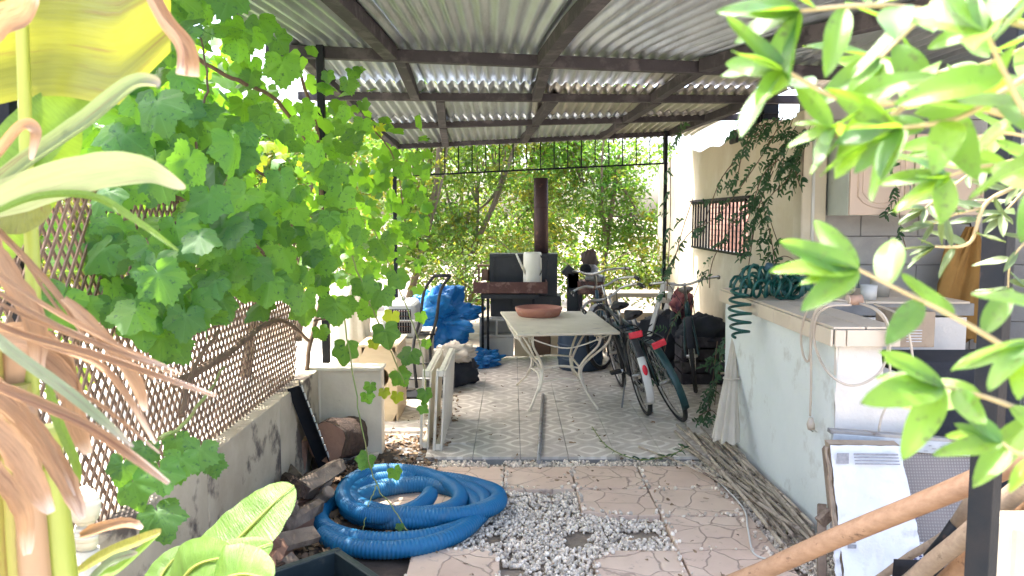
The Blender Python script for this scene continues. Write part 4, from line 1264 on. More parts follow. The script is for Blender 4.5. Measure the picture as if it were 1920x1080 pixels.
# ------------------------------------------------------------------ soil bed: log, plank, firewood
def log(name, a, b, r0, r1, lab, cat='log', group=None, seed=0, mat_='bark'):
    a, b = V(a), V(b)
    t = thing(name, lab, cat, a.lerp(b, .5), group=group)
    n, L = 22, 8
    d = (b - a).normalized(); x = d.orthogonal().normalized(); y = d.cross(x)
    rings = []
    for i in range(L + 1):
        f = i / L; r_ = r0 + (r1 - r0) * f; c = a.lerp(b, f)
        rings.append([c + (x * math.cos(2 * math.pi * k / n) + y * math.sin(2 * math.pi * k / n)) * r_ * (1 + .16 * noise.noise(V((math.cos(2 * math.pi * k / n) * 1.5, math.sin(2 * math.pi * k / n) * 1.5, f * 2 + seed)))) for k in range(n)])
    m_ = MB(); vs = [p for rg_ in rings for p in rg_]
    m_.add(vs, [(i * n + k, i * n + (k + 1) % n, (i + 1) * n + (k + 1) % n, (i + 1) * n + k) for i in range(L) for k in range(n)], True)
    m_.build('bark', mat_, t)
    for ring, s_ in ((rings[0], -1), (rings[-1], 1)):
        c = sum(ring, V((0, 0, 0))) / n
        mm = MB(); inner = [c + (p - c) * .5 + d * s_ * .003 for p in ring]
        mm.add([c + d * s_ * .004] + inner + [c + (p - c) * .985 + d * s_ * .001 for p in ring], [(0, 1 + k, 1 + (k + 1) % n) for k in range(n)] + [(1 + k, 1 + n + k, 1 + n + (k + 1) % n, 1 + (k + 1) % n) for k in range(n)])
        mm.build('cut_face', 'cut_wood', t)
    return t
c = at(622, 822, 4.62)
log('log', (c.x - .02, c.y - .06, .19), (c.x + .05, 4.87, .13), .118, .13, 'thick sawn log with brown cut face against the wall return', seed=2)
plk = thing('perforated_angle', 'black perforated metal angle leaning on the low wall', 'metal angle', gr(612, 888))
a, b = V((LWX + .02, 4.30, .57)), gr(614, 885, .0)
MB().bar(a, b, .075, .006, R(35)).build('flange', 'black_metal', plk); MB().bar(a + V((.03, 0, .02)), b + V((.03, 0, .02)), .006, .06, R(35)).build('web', 'black_metal', plk)
for i in range(11):
    p = a.lerp(b, .06 + i * .085) + V((.034, -.004, .022))
    MB().box(p, (.012, .012, .035), (0, R(-14), 0)).build('slot', 'plastic_white', plk)
def split_wood(c, L, w, h, rot, seed, group='firewood pile', lab='split brown firewood billet lying in the soil bed'):
    rr = random.Random(seed)
    m_ = MB(); n = 6
    Rm = Euler(rot).to_matrix()
    vs = []
    prof = [(-w / 2, -h / 2), (w / 2 * rr.uniform(.6, 1), -h / 2), (w / 2, h * rr.uniform(-.1, .25)), (rr.uniform(-.2, .2) * w, h / 2), (-w / 2 * rr.uniform(.8, 1), h * rr.uniform(0, .3))]
    for i in range(n + 1):
        f = i / n - .5
        tap = 1 - .25 * abs(f) * rr.uniform(.2, 1)
        for (px, pz) in prof:
            j = noise.noise(V((px * 20, f * 4, pz * 20 + seed))) * w * .18
            vs.append(V(c) + Rm @ V((px * tap + j, f * L * (1 + .05 * rr.uniform(-1, 1)), pz * tap + j * .6)))
    k = len(prof)
    fs = [(i * k + j, i * k + (j + 1) % k, (i + 1) * k + (j + 1) % k, (i + 1) * k + j) for i in range(n) for j in range(k)]
    fs += [tuple(reversed(range(k))), tuple(range(n * k, n * k + k))]
    m_.add(vs, fs)
    o = m_.build('firewood', rr.choice(['wood_grey', 'bark', 'wood_grey', 'cut_wood']))
    return tag(o, lab, 'firewood', group)
rr = random.Random(3)
for i in range(26):
    y = 2.75 + 1.35 * (i / 25) + rr.uniform(-.05, .05)
    x = -1.07 + rr.uniform(-.09, .09)
    lay = i % 3
    split_wood((x, y, .045 + lay * .065), rr.uniform(.26, .40), rr.uniform(.07, .11), rr.uniform(.05, .08), (rr.uniform(-.12, .12), rr.uniform(-.4, .4), rr.uniform(-.75, .75)), i + 20)
for i, (px, py, h_, w_, tl) in enumerate(((498, 905, .27, .12, -.15), (560, 890, .22, .10, .3), (600, 880, .14, .07, .5), (520, 925, .18, .09, -.5))):
    p = gr(px, py)
    split_wood((p.x, p.y, h_ / 2), h_, w_, w_ * .8, (R(90) + tl * .4, tl * .5, tl), 60 + i, 'upright billets', 'short upright wood billet leaning by the low wall')
for i, (a, b, r_) in enumerate(((gr(590, 960, .05), gr(640, 865, .20), .022), (gr(545, 935, .06), gr(600, 905, .12), .018), (gr(575, 955, .03), gr(618, 920, .14), .03))):
    tag(MB().tube(curve([a, a.lerp(b, .5) + rv(.012), b], 4), [r_ * (1 + .15 * math.sin(k * 2)) for k in range(9)], 8).build('broken_branch', 'wood_grey'), 'broken grey branch poking from the firewood towards blue hose', 'branch', 'broken branches')
# black plastic crates
def crate(c, rz_, w, d, h, lab):
    t = thing('plastic_crate', lab, 'crate', c, (R(4), 0, rz_))
    MB().box((0, 0, .012), (w, d, .016)).build('base', 'black_plastic', t, local=True)
    for (cc, ss) in (((0, d / 2, h / 2), (w, .014, h)), ((0, -d / 2, h / 2), (w, .014, h)), ((w / 2, 0, h / 2), (.014, d, h)), ((-w / 2, 0, h / 2), (.014, d, h))):
        MB().box(cc, ss).build('side', 'black_plastic', t, local=True, bevel=.003)
    for (cc, ss) in (((0, d / 2 + .012, h - .01), (w + .06, .03, .022)), ((0, -d / 2 - .012, h - .01), (w + .06, .03, .022)), ((w / 2 + .012, 0, h - .01), (.03, d - .005, .0215)), ((-w / 2 - .012, 0, h - .01), (.03, d - .005, .0215))):
        MB().box(cc, ss).build('rim', 'black_plastic', t, local=True, bevel=.006)
    for i in range(9): MB().box((-w / 2 + w * (i + .5) / 9, 0, .026), (.012, d - .03, .008)).build('rib', 'black_plastic', t, local=True)
p = gr(634, 1024, .17)
crate((p.x - .03, p.y - .36, .03), R(44), .42, .34, .15, 'dusty black plastic crate with thick rim below the blue hose')
crate((p.x + .42, p.y - .40, -.01), R(38), .40, .30, .10, 'shallow black plastic tray with ribbed base beside the crate')

# ------------------------------------------------------------------ things leaning on and lying on the counter side
scr = thing('screen_panel', 'grey woven screen panel in silver frame leaning on counter', 'panel', (1.8, 3.3, 0))
A, B = at(1562, 822, 3.42), at(1850, 845, 3.40)
A2, B2 = V((A.x, 3.22, .0)), V((B.x, 3.20, .0))
mm = MB(); mm.add([A2, B2, B, A, A2 + V((0, .02, 0)), B2 + V((0, .02, 0)), B + V((0, .02, 0)), A + V((0, .02, 0))], [(0, 1, 2, 3), (7, 6, 5, 4), (0, 4, 5, 1), (1, 5, 6, 2), (2, 6, 7, 3), (3, 7, 4, 0)])
mm.build('screen', 'woven_screen', scr)
tr = MB().bar(A + V((-.01, -.01, .0)), B + V((.02, -.01, .0)), .028, .055).build('top_rail', 'label_silver', scr, bevel=.003)
MB().bar(A + V((-.02, .0, .035)), B + V((.02, .0, .035)), .04, .018).build('top_lip', 'steel_grey', scr, bevel=.002)
for i in range(26):
    t = .30 + .026 * i
    if i in (9, 10, 17): continue
    q = A.lerp(B, t) + V((0, -.0258, .008 - .012 * (i % 3)))
    MB().box(q, (.012 + .004 * (i % 2), .002, .004)).build('print_mark', 'print_grey', tr)
# white wrapped carton
pk = thing('wrapped_carton', 'torn white wrapped carton leaning upright against the screen panel', 'carton', (1.4, 3.2, 0))
tl, trr = at(1556, 834, 3.28), at(1688, 836, 3.28)
bl, brr = V((tl.x - .01, 3.04, .0)), V((trr.x + .03, 3.04, .0))
mm = MB()
def pf2(u, v):
    p = bl.lerp(brr, u).lerp(tl.lerp(trr, u), v)
    n_ = noise.noise(V((u * 5, v * 6, 1))) * .010 + (abs(noise.noise(V((u * 7 + v * 2, v * 9, 5)))) - .2) * .016
    edge = .006 * noise.noise(V((v * 20, u * 3, 2))) if u in (0, 1) else 0
    return p + V((edge, n_, 0))
mm.grid(pf2, 20, 36); pko = mm.build('wrapped_front', 'package_white', pk)
o_ = V((0, .058, .006))
mm = MB(); c8 = [bl, brr, trr, tl]
mm.add([p + V((0, .006, 0)) for p in c8] + [p + o_ for p in c8], [(0, 4, 5, 1), (1, 5, 6, 2), (2, 6, 7, 3), (3, 7, 4, 0), (7, 6, 5, 4)])
mm.build('carton_body', 'cardboard', pk)
# torn liner strips at the edges
for (x0_, x1_, v0, v1) in ((-.06, -.005, .42, .98), (-.09, -.01, .0, .40), (1.005, 1.06, .12, .34)):
    mm = MB()
    def tf(u, v):
        vv = v0 + (v1 - v0) * v
        uu = x0_ + (x1_ - x0_) * u + .02 * noise.noise(V((v * 9, u * 2, x0_ * 9)))
        return bl.lerp(brr, uu).lerp(tl.lerp(trr, uu), vv) + V((0, .012 + .03 * noise.noise(V((v * 6, u * 4, 3))), 0))
    mm.grid(tf, 4, 22); mm.build('torn_liner', 'cardboard' if x0_ < 0 and v0 > .1 else 'package_white', pk, solid=.004)
# print on the wrap
def on_wrap(u, v, dy=-.016): return bl.lerp(brr, u).lerp(tl.lerp(trr, u), v) + V((0, dy, 0))
for i in range(4):
    a, b = on_wrap(.30, .945 - i * .022), on_wrap(.92, .945 - i * .022)
    MB().bar(a, b, .002, .005 if i else .008).build('print_line', 'print_grey', pko)
MB().box(on_wrap(.14, .915), (.05, .002, .045)).build('print_block', 'print_grey', pko)
for i in range(3): MB().box(on_wrap(.12, .40 - i * .035), (.035, .002, .016)).build('print_block', 'print_grey', pko)
cu = bpy.data.curves.new('print', 'FONT'); cu.body = '8'; cu.size = .042; cu.extrude = .0006
to = bpy.data.objects.new('tmp', cu); col.objects.link(to)
dg = bpy.context.evaluated_depsgraph_get()
me8 = bpy.data.meshes.new_from_object(to.evaluated_get(dg))
bpy.data.objects.remove(to)
n8 = ((brr - bl).cross(tl - bl)).normalized()
o8 = obj('print_numeral', me8, 'print_blue', pko)
o8.matrix_local = Matrix.Translation(on_wrap(.93, .545, -.016)) @ (orient(n8, V((1, 0, 0))).to_4x4())
for i in range(9):
    MB().box(on_wrap(.88, .30 - i * .016), (.016 if i % 3 else .01, .002, .006)).build('print_mark', 'print_blue', pko)
    MB().box(on_wrap(.95, .32 - i * .017), (.012, .002, .007)).build('print_mark', 'print_blue', pko)
brd = thing('timber_board', 'narrow weathered board edge beside the wrapped carton', 'board', (1.3, 3.2, 0))
MB().bar(at(1549, 838, 3.40), V((px_x(1549, 3.4) + .005, 3.24, .25)), .028, .05).build('board', 'wood_grey', brd, bevel=.003)
MB().bar(at(1541, 945, 3.30), V((px_x(1541, 3.3), 3.18, -.01)), .035, .05).build('lower_board', 'wood_grey', brd, bevel=.003)
MB().bar(V((px_x(1549, 3.4) + .004, 3.265, .26)), V((px_x(1541, 3.3) + .01, 3.25, .22)), .03, .045).build('splice', 'wood_grey', brd)

# wooden poles and tool handles
def pole(name, a, b, r0, r1, matn, lab, cat='pole', seed=1, group=None):
    n = 12
    pts = [V(a).lerp(V(b), i / n) + V((0, noise.noise(V((i * .4, seed, 0))) * .008, noise.noise(V((i * .4, seed, 4))) * .012)) for i in range(n + 1)]
    rad = [(r0 + (r1 - r0) * i / n) * (1 + .06 * noise.noise(V((i * .9, seed, 9)))) for i in range(n + 1)]
    return tag(MB().tube(pts, rad, 14).build(name, matn), lab, cat, group)
def wood_pole_material(name, c1, c2, dark):
    s = NT(name)
    v = s.coord((1.2, 1.2, 1.2))
    mp = s.n('Mapping', Rotation=(0, R(-38), R(20)), Scale=(2.2, 14, 14)); s.put(mp.inputs['Vector'], v)
    f = s.ramp(s.noise(mp.outputs[0], 3, 6, .6), .35, .65)
    c = s.mix(f, c1, c2)
    c = s.mix(s.ramp(s.noise(mp.outputs[0], 1.6, 8, .7), .60, .68), c, dark)
    s.base(c); s.b.inputs['Roughness'].default_value = .65
    s.bump(s.noise(mp.outputs[0], 6, 6), .4, .006)
wood_pole_material('pole_wood', (.38, .23, .135), (.29, .17, .095), (.13, .07, .04))
wood_pole_material('pole_grey', (.30, .23, .165), (.23, .17, .12), (.12, .085, .06))
a, b = at(1390, 1085, 2.62), at(1905, 868, 2.16)
d = b - a
pole('wooden_pole', a - d * (a.z / d.z) * .98, b + d * .25, .030, .033, 'pole_wood', 'long rough wooden pole slanting across in front of wrapped carton', seed=3)
a, b = at(1700, 1095, 2.35), at(1880, 945, 2.05)
d = b - a; k_ = a.z / d.z
pole('wooden_pole', a - d * min(1.2, k_ * .8), b + d * .9, .026, .027, 'pole_grey', 'grey wooden pole passing behind black post, above the pale one', seed=5)
a, b = at(1768, 1095, 2.30), at(1885, 985, 2.12)
d = b - a
pole('wooden_pole', a - d * 1.4, b + d * 1.4, .027, .028, 'pole_wood', 'pale stripped wooden pole, lowest at the black post', seed=8)
a, b = at(1680, 1062, 2.75), at(1800, 985, 2.6)
pole('wooden_pole', a - (b - a) * .6, b + (b - a) * 1.0, .014, .015, 'pole_grey', 'thin wooden stick lying behind the shovel', seed=9)
shv = thing('shovel', 'shovel with pale wooden handle and black blade by post', 'shovel', at(1720, 1070, 2.5))
a, b, c = at(1738, 1045, 2.52), at(1790, 992, 2.48), at(1880, 845, 2.42)
MB().tube([b, c], [.024, .021], 12).build('handle', 'pole_grey', shv)
MB().tube([a, a.lerp(b, .6), b + (c - b) * .05], [.014, .019, .026], 12).build('ferrule', 'black_metal', shv)
mm = MB()
p0 = a + V((.01, 0, .0))
def bf(u, v): return at(1678 + 95 * u - 8 * v, 1050 + 90 * v, 2.5) + V((0, .03 * (u - .5) ** 2, 0))
mm.grid(bf, 6, 6); mm.build('blade', 'black_metal', shv, solid=.004)
# cane bundle, each cane its own piece
rr = random.Random(21)
for i in range(15):
    f = i / 14
    a = gr(1296 + rr.uniform(-30, 70), 812 + rr.uniform(-20, 25), .02 + .010 * (i % 5))
    b = gr(1478 + 70 * f + rr.uniform(-12, 12), 1015 - 26 * f + rr.uniform(-20, 30), .02 + .012 * (i % 6))
    b.x = min(b.x, CX - .05); a.x = min(a.x, CX - .04)
    r_ = rr.uniform(.006, .011)
    pts = curve([a, a.lerp(b, .35) + rv(.015), a.lerp(b, .7) + rv(.015), b], 4)
    for p in pts: p.z = max(p.z, .008)
    tag(MB().tube(pts, r_, 7).build('cane', 'cane'), 'dry grey cane in the bundle lying along the counter foot', 'cane', 'canes along the counter foot')
for i, (a, b) in enumerate(((gr(1198, 838, .02), gr(1402, 930, .03)), (gr(1300, 872, .02), gr(1500, 1000, .05)))):
    tag(MB().tube(curve([a, a.lerp(b, .5) + V((.01, .01, .012)), b], 6), .0065, 7).build('cane', 'cane'), 'single pale cane lying apart across the pavers', 'cane', 'loose canes')
tag(MB().tube(curve([gr(1338, 893, .014), gr(1392, 950, .012), gr(1402, 990, .01), gr(1412, 1035, .01), gr(1436, 1048, .01)], 8), .0045, 7).build('white_cable', 'plastic_white'), 'thin white cable snaking over the paver edge', 'cable')

# ------------------------------------------------------------------ on the counter
# green spiral hose: a heap of coils and a hanging spring
gh = thing('spiral_hose', 'dark green coiled spring hose heaped on the counter with dangling end', 'hose', (1.6, 4.75, TOPZ))
rr = random.Random(8)
base = at(1450, 545, 4.72)
pts = []
turn = 0
cpath = curve([V((base.x - .20, 4.80, TOPZ + .06)), V((base.x - .05, 4.62, TOPZ + .07)), V((base.x + .12, 4.70, TOPZ + .06)), V((base.x + .04, 4.86, TOPZ + .07)), V((base.x - .12, 4.78, TOPZ + .12)), V((base.x - .02, 4.70, TOPZ + .14)), V((base.x + .10, 4.78, TOPZ + .12)), V((base.x + .16, 4.70, TOPZ + .05))], 44)
for i, c in enumerate(cpath):
    t = (cpath[min(i + 1, len(cpath) - 1)] - cpath[max(i - 1, 0)]).normalized()
    s_ = t.cross(V((0, 0, 1))).normalized(); u_ = s_.cross(t)
    a = i * .62 + .5 * math.sin(i * .07)
    r_ = .058 + .016 * math.sin(i * .11) + .008 * math.sin(i * .37)
    p = c + s_ * r_ * math.cos(a) + u_ * r_ * math.sin(a)
    p.z = max(p.z, TOPZ + .010)
    pts.append(p)
MB().tube(pts, .0088, 8).build('coil', 'green_hose', gh)
pts = []
h0, h1 = at(1386, 538, 4.66), at(1388, 632, 4.62)
for i in range(90):
    f = i / 89
    c = h0.lerp(h1, f); a = f * 5.6 * 2 * math.pi; r_ = .040 + .022 * math.sin(f * 3.0)
    pts.append(V((min(c.x + r_ * math.cos(a), CX - .066), c.y + r_ * math.sin(a), c.z)))
MB().tube(pts, .0085, 8).build('hanging_spring', 'green_hose', gh)
MB().tube([at(1494, 537, 4.72), at(1522, 538, 4.66)], .028, 12).build('end_roll', 'green_hose', gh)
MB().box(at(1446, 502, 4.72), (.07, .05, .05), (.3, .2, .5)).build('nozzle', 'frame_blue', gh, bevel=.012)
# cable with connector
co = thing('extension_cable', 'beige extension cable looped over the counter corner with hanging plug', 'cable', at(1600, 570, 3.55))
XL = CX - .068
def cp(px, py, k=0.0):
    Y = XL * F / (px - 960) if px < 1572 else CYN - .066
    return at(px, py, Y - k)
def cab_(pxs, k=0.0, r_=.0055): MB().tube(curve([cp(x, y, k) if len(q) == 0 else at(x, y, q[0]) for x, y, *q in pxs], 7), r_, 7).build('cord', 'cable_beige', co)
cab_([(1592, 566, 3.62), (1560, 561, 3.68), (1530, 566, 3.72), (1510, 590), (1502, 630), (1506, 665), (1514, 678), (1519, 662), (1521, 610), (1532, 580), (1560, 570, 3.62), (1592, 572, 3.6)])
cab_([(1592, 568, 3.62), (1545, 576, 3.64), (1528, 590), (1521, 640), (1521, 720), (1519, 780)], .01)
cab_([(1596, 572, 3.6), (1556, 574, 3.60), (1532, 592), (1526, 630), (1535, 668), (1556, 702), (1590, 722), (1625, 716), (1655, 690), (1666, 640), (1662, 606), (1640, 580, 3.5), (1612, 569, 3.6)], .008)
cab_([(1612, 569, 3.62), (1640, 578, 3.5), (1662, 600), (1668, 640), (1667, 740), (1652, 785), (1648, 825), (1662, 860), (1694, 877), (1718, 858), (1724, 820), (1718, 740), (1710, 660), (1700, 612), (1686, 590, 3.5), (1640, 570, 3.7)], .02)
pg = cp(1520, 795, .01)
plg = MB().tube([pg + V((0, 0, .03)), pg + V((0, 0, 0)), pg + V((.004, 0, -.025))], [.010, .019, .017], 10).build('plug', 'cable_beige', co)
for s_ in (-1, 1): MB().tube([pg + V((.008 * s_, 0, -.024)), pg + V((.02 + .008 * s_, 0, -.036))], .003, 6).build('pin', 'chrome', plg)
cn = at(1603, 563, 3.62)
MB().tube([cn + V((-.03, 0, 0)), cn + V((.03, 0, .002))], .024, 14).build('connector', 'connector', co)
MB().tube([cn + V((-.034, 0, 0)), cn + V((-.030, 0, 0))], .026, 14).build('connector_rim', 'cabinet_door', co)
# jar and tubs
def lath_thing(name, lab, cat, p, prof, matn, lid=None):
    t = thing(name, lab, cat, p)
    MB().lathe(prof, (0, 0, 0), 22).build('body', matn, t, local=True)
    if lid: MB().lathe(lid[0], (0, 0, 0), 22).build('lid', lid[1], t, local=True)
p = gr(1592, 560, TOPZ)
lath_thing('glass_jar', 'round pinkish glass jar lying at the counter back', 'jar', V((p.x + .05, p.y + .25, TOPZ + .001)), [(0, .002), (.07, .002), (.088, .03), (.085, .06), (.055, .09), (.05, .10)], 'jar_glass', ([(0, .10), (.056, .10), (.056, .118), (0, .12)], 'connector'))
p = at(1640, 560, 4.25)
lath_thing('white_tub', 'small white plastic tub beside the glass jar', 'tub', (px_x(1632, 4.65), 4.65, TOPZ + .001), [(0, 0), (.042, 0), (.047, .085), (.044, .085), (.04, .01), (0, .01)], 'plastic_white')
lath_thing('paint_tin', 'squat white paint tin behind the cable connector', 'tin', (px_x(1652, 4.85), 4.85, TOPZ + .001), [(0, 0), (.055, 0), (.055, .11), (.05, .115), (.05, .105), (0, .105)], 'plaster_white')
# carton with printed panel beyond the counter end
ct = thing('brown_carton', 'brown carton with printed label beyond the counter end', 'carton', (2.0, 4.0, 0))
a, b = at(1694, 652, 3.95), at(1738, 585, 3.95)
MB().box(((a.x + b.x) / 2, 4.06, (a.z + b.z) / 2), (b.x - a.x + .1, .2, b.z - a.z)).build('box', 'cardboard', ct, bevel=.003)
for i in range(5): MB().box(((a.x + b.x) / 2, 3.957, a.z + .03 + i * .014), ((b.x - a.x) * .7, .003, .004)).build('print_line', 'package_white', ct)
MB().box((2.22, 4.10, .37), (.62, .36, .82)).build('shade_box', 'cloth_black', ct)  # solid black box in place of the shaded void beside the counter
# ochre jacket on the alcove wall
jk = thing('hanging_jacket', 'ochre cloth jacket hanging on the grey block wall', 'jacket', at(1815, 430, 5.4))
mm = MB()
jt, jb = at(1822, 425, 5.38), at(1805, 640, 5.38)
def jf(u, v):
    a = 2 * math.pi * u
    w = (.02 + .15 * min(1, v * 2.0) - .02 * max(0, v - .6))
    fold = .034 * math.sin(a * 5 + v * 4) * min(1, v * 3) + .016 * math.sin(a * 9 + v * 7)
    return jt.lerp(jb, v) + V((math.cos(a) * (w + fold), math.sin(a) * (.035 + .03 * v + fold * .9), .03 * math.sin(a * 3) * (v > .98)))
mm.grid(jf, 60, 22); mm.build('body', 'cloth_ochre', jk)
for s_ in (-1, 1):
    mm = MB()
    sh = jt + V((s_ * .13, -.02, -.14)); hd = jt + V((s_ * .19, -.04, -.50))
    def sf2(u, v):
        a = 2 * math.pi * u; r_ = .055 - .008 * v + .007 * math.sin(a * 4 + v * 9)
        return sh.lerp(hd, v) + V((math.cos(a) * r_, math.sin(a) * r_ * .7, 0))
    mm.grid(sf2, 24, 12); mm.build('sleeve', 'cloth_ochre', jk)
MB().tube([jt + V((0, .12, .02)), jt + V((0, .02, .02)), jt + V((0, 0, -.02))], .006, 6).build('hook', 'black_metal', jk)
# ribbed shell ornament by the banana
sh = thing('shell_ornament', 'pale ribbed shell shaped ornament beside the banana stem', 'ornament', at(160, 985, 1.75))
for (px, py, r_) in ((158, 950, .045), (160, 1010, .036)):
    c = at(px, py, 1.75); mm = MB()
    mm.grid(lambda u, v: c + V((math.cos(2 * math.pi * u) * math.cos(math.pi * (v - .5)) * r_ * .8, math.sin(2 * math.pi * u) * math.cos(math.pi * (v - .5)) * r_ * .6, math.sin(math.pi * (v - .5)) * r_)) * 1.0 + V((0, 0, .003 * math.sin(v * 60))), 24, 30)
    mm.build('shell', 'shell', sh)
c = at(160, 1030, 1.75)
MB().tube([V((c.x, c.y, 0)), V((c.x, c.y, c.z))], [.05, .03], 10).build('stand', 'shell', sh)
# ------------------------------------------------------------------ leaf shapes
def grape_outline(a, seed):
    """radius at angle a (0 = tip) of a lobed, toothed vine leaf"""
    d = abs(math.degrees(a))
    lobes = ((0, 1.0, 20), (56, .86, 18), (112, .68, 20))
    bs = .80 - .00235 * d
    r = bs
    for c, h, w in lobes: r = max(r, bs + (h - bs) * math.exp(-((d - c) / w) ** 2 * 1.1))
    if d > 140: r *= 1 - .35 * ((d - 140) / 30) ** 1.5
    r *= 1 + .055 * (abs(((d / 12 + seed * .37) % 1.0) - .5) * 4 - 1)
    return r
def grape_leaf(seed, fold, droop, matn, hi=True):
    rr = random.Random(seed)
    angs = []
    veins = [0, 56, -56, 112, -112]
    if hi:
        s = set()
        for v in veins: s |= {v - 2.0, v, v + 2.0}
        k = -168
        while k <= 168:
            if min(abs(k - v) for v in veins) > 2.5: s.add(k)
            k += 6
        angs = sorted(s)
        rings = (.22, .48, .76, 1.0)
    else:
        angs = [-165, -130, -112, -85, -56, -30, -12, 0, 12, 30, 56, 85, 112, 130, 165]
        rings = (1.0,)
    vs = [V((0, 0, 0))]; vein = [1.0]
    for f in rings:
        for a in angs:
            r = grape_outline(R(a), seed) * f
            x, y = math.sin(R(a)) * r, math.cos(R(a)) * r
            dv = min(abs(a - v) for v in veins)
            z = -fold * abs(x) * .8 - droop * (x * x + y * y) + (.016 * f * min(1, dv / 20) if hi else 0) + .05 * f * f * math.sin(R(a) * 2 + seed) + .07 * noise.noise(V((x * 4, y * 4, seed)))
            vs.append(V((x, y, z))); vein.append(1.0 if dv < .1 and f < .98 else 0.0)
    n = len(angs); fs = []
    for k in range(n - 1): fs.append((0, 1 + k + 1, 1 + k))
    for i in range(len(rings) - 1):
        for k in range(n - 1):
            a = 1 + i * n + k
            fs.append((a, a + 1, a + n + 1, a + n))
    if not hi: return vs, fs
    # stalk
    m_ = MB(); m_.add(vs, fs, True)
    nv = len(m_.v)
    m_.tube([V((0, -.01, -.03)), V((0, -.22, -.22)), V((.04, -.5, -.55))], [.015, .015, .02], 4, False)
    me = m_.mesh('leaf')
    at_ = me.attributes.new('vein', 'FLOAT', 'POINT')
    vals = vein + [.9] * (len(m_.v) - nv)
    at_.data.foreach_set('value', vals)
    me.materials.append(MATS[matn])
    return me
GL = [grape_leaf(i, f, d, 'grape_leaf') for i, (f, d) in enumerate(((.15, .12), (.35, .05), (-.12, .25), (.22, .32), (.05, .0), (.5, .2)))]
GY = [grape_leaf(10 + i, f, d, 'grape_yellow_backlit') for i, (f, d) in enumerate(((.15, .12), (.3, .2)))]
GLO = [grape_leaf(20 + i, f, d, None, False) for i, (f, d) in enumerate(((.15, .1), (.3, .2), (-.1, .2)))]

vine = thing('grapevine', 'leafy grapevine climbing the lattice and roof post', 'vine', (-1.3, 4.0, 0))
rr = random.Random(77)
cnt_leaf = 0
def leaf_rot(n, tip, s):
    return orient(n, tip).to_euler(), s
def put_leaf(p, n, tip, s, me, parent, name='leaf'):
    global cnt_leaf
    o = sub(None, me, name, None, parent, p, orient(n, tip).to_euler())
    o.scale = (s, s, s)
    cnt_leaf += 1
    return o
def rnd(a=1.0): return V((rr.uniform(-a, a), rr.uniform(-a, a), rr.uniform(-a, a)))
far = MB()
def far_leaf(p, n, tip, s):
    vs, fs = rr.choice(GLO); o = orient(n, tip)
    far.add([V(p) + o @ (q * s) for q in vs], fs, True)
# clumps: (px, py, depth, spread x px, spread y px, depth spread, count, size, yellow share)
CL = [
 (300, 40, 3.1, 70, 45, .25, 14, .085, 0), (430, 40, 3.4, 60, 40, .2, 7, .08, 0), (480, 110, 3.6, 50, 45, .25, 10, .08, 0),
 (250, 150, 2.8, 60, 60, .2, 13, .08, 0), (330, 240, 2.8, 70, 60, .2, 16, .08, 0), (230, 290, 2.6, 50, 50, .15, 9, .075, 0),
 (420, 300, 3.1, 60, 60, .25, 17, .08, 0), (330, 400, 2.7, 60, 40, .15, 9, .078, 0), (450, 430, 3.0, 60, 60, .2, 13, .08, 0),
 (230, 480, 2.45, 40, 60, .1, 8, .072, 0), (310, 560, 2.5, 50, 40, .12, 9, .078, 0), (200, 420, 2.4, 40, 40, .1, 5, .07, 0),
 (520, 380, 3.5, 50, 60, .25, 15, .08, 0), (540, 480, 3.5, 50, 40, .2, 12, .08, 0), (600, 420, 4.0, 50, 60, .3, 10, .082, 0),
 (560, 250, 4.0, 50, 70, .3, 10, .08, 0), (620, 320, 4.4, 50, 70, .3, 9, .08, 0), (500, 180, 4.0, 50, 50, .3, 4, .08, 0),
 (670, 400, 4.8, 40, 60, .3, 8, .078, 0), (700, 480, 4.9, 40, 40, .3, 8, .075, 0), (660, 230, 4.8, 40, 50, .2, 8, .07, 0),
 (740, 330, 5.6, 35, 60, .3, 10, .07, 0), (770, 420, 5.8, 25, 50, .3, 6, .065, 0), (620, 150, 4.6, 40, 30, .2, 5, .07, 0),
 (640, 560, 4.0, 30, 35, .15, 4, .085, 0), (430, 530, 2.9, 50, 30, .15, 5, .075, 0), (590, 520, 3.9, 40, 30, .2, 7, .08, 0),
 (130, 460, 2.3, 30, 50, .08, 2, .06, 0), (480, 520, 3.1, 35, 30, .1, 5, .08, 0), (330, 610, 2.5, 40, 20, .08, 3, .075, 0), (260, 520, 2.42, 45, 45, .08, 7, .075, 0), (370, 540, 2.62, 45, 45, .1, 8, .08, 0), (180, 560, 2.3, 35, 35, .08, 3, .07, 0), (420, 470, 2.85, 45, 40, .1, 6, .08, 0),
]
stems = []
for (px, py, Y, sx, sy, sY, n, s, ys) in CL:
    for i in range(n):
        y_ = Y + rr.gauss(0, sY)
        p = at(px + rr.gauss(0, sx * .75), py + rr.gauss(0, sy * .75), y_)
        p.z = max(p.z, .6)
        nn = V((.30, -.75, .42)) + rnd(.55)
        tip = V((.1, -.15, -1)) + rnd(.55)
        me = rr.choice(GY) if rr.random() < ys else rr.choice(GL)
        put_leaf(p, nn, tip, s * rr.uniform(.7, 1.25) * (1.22 if px < 520 else 1.1), me, vine)
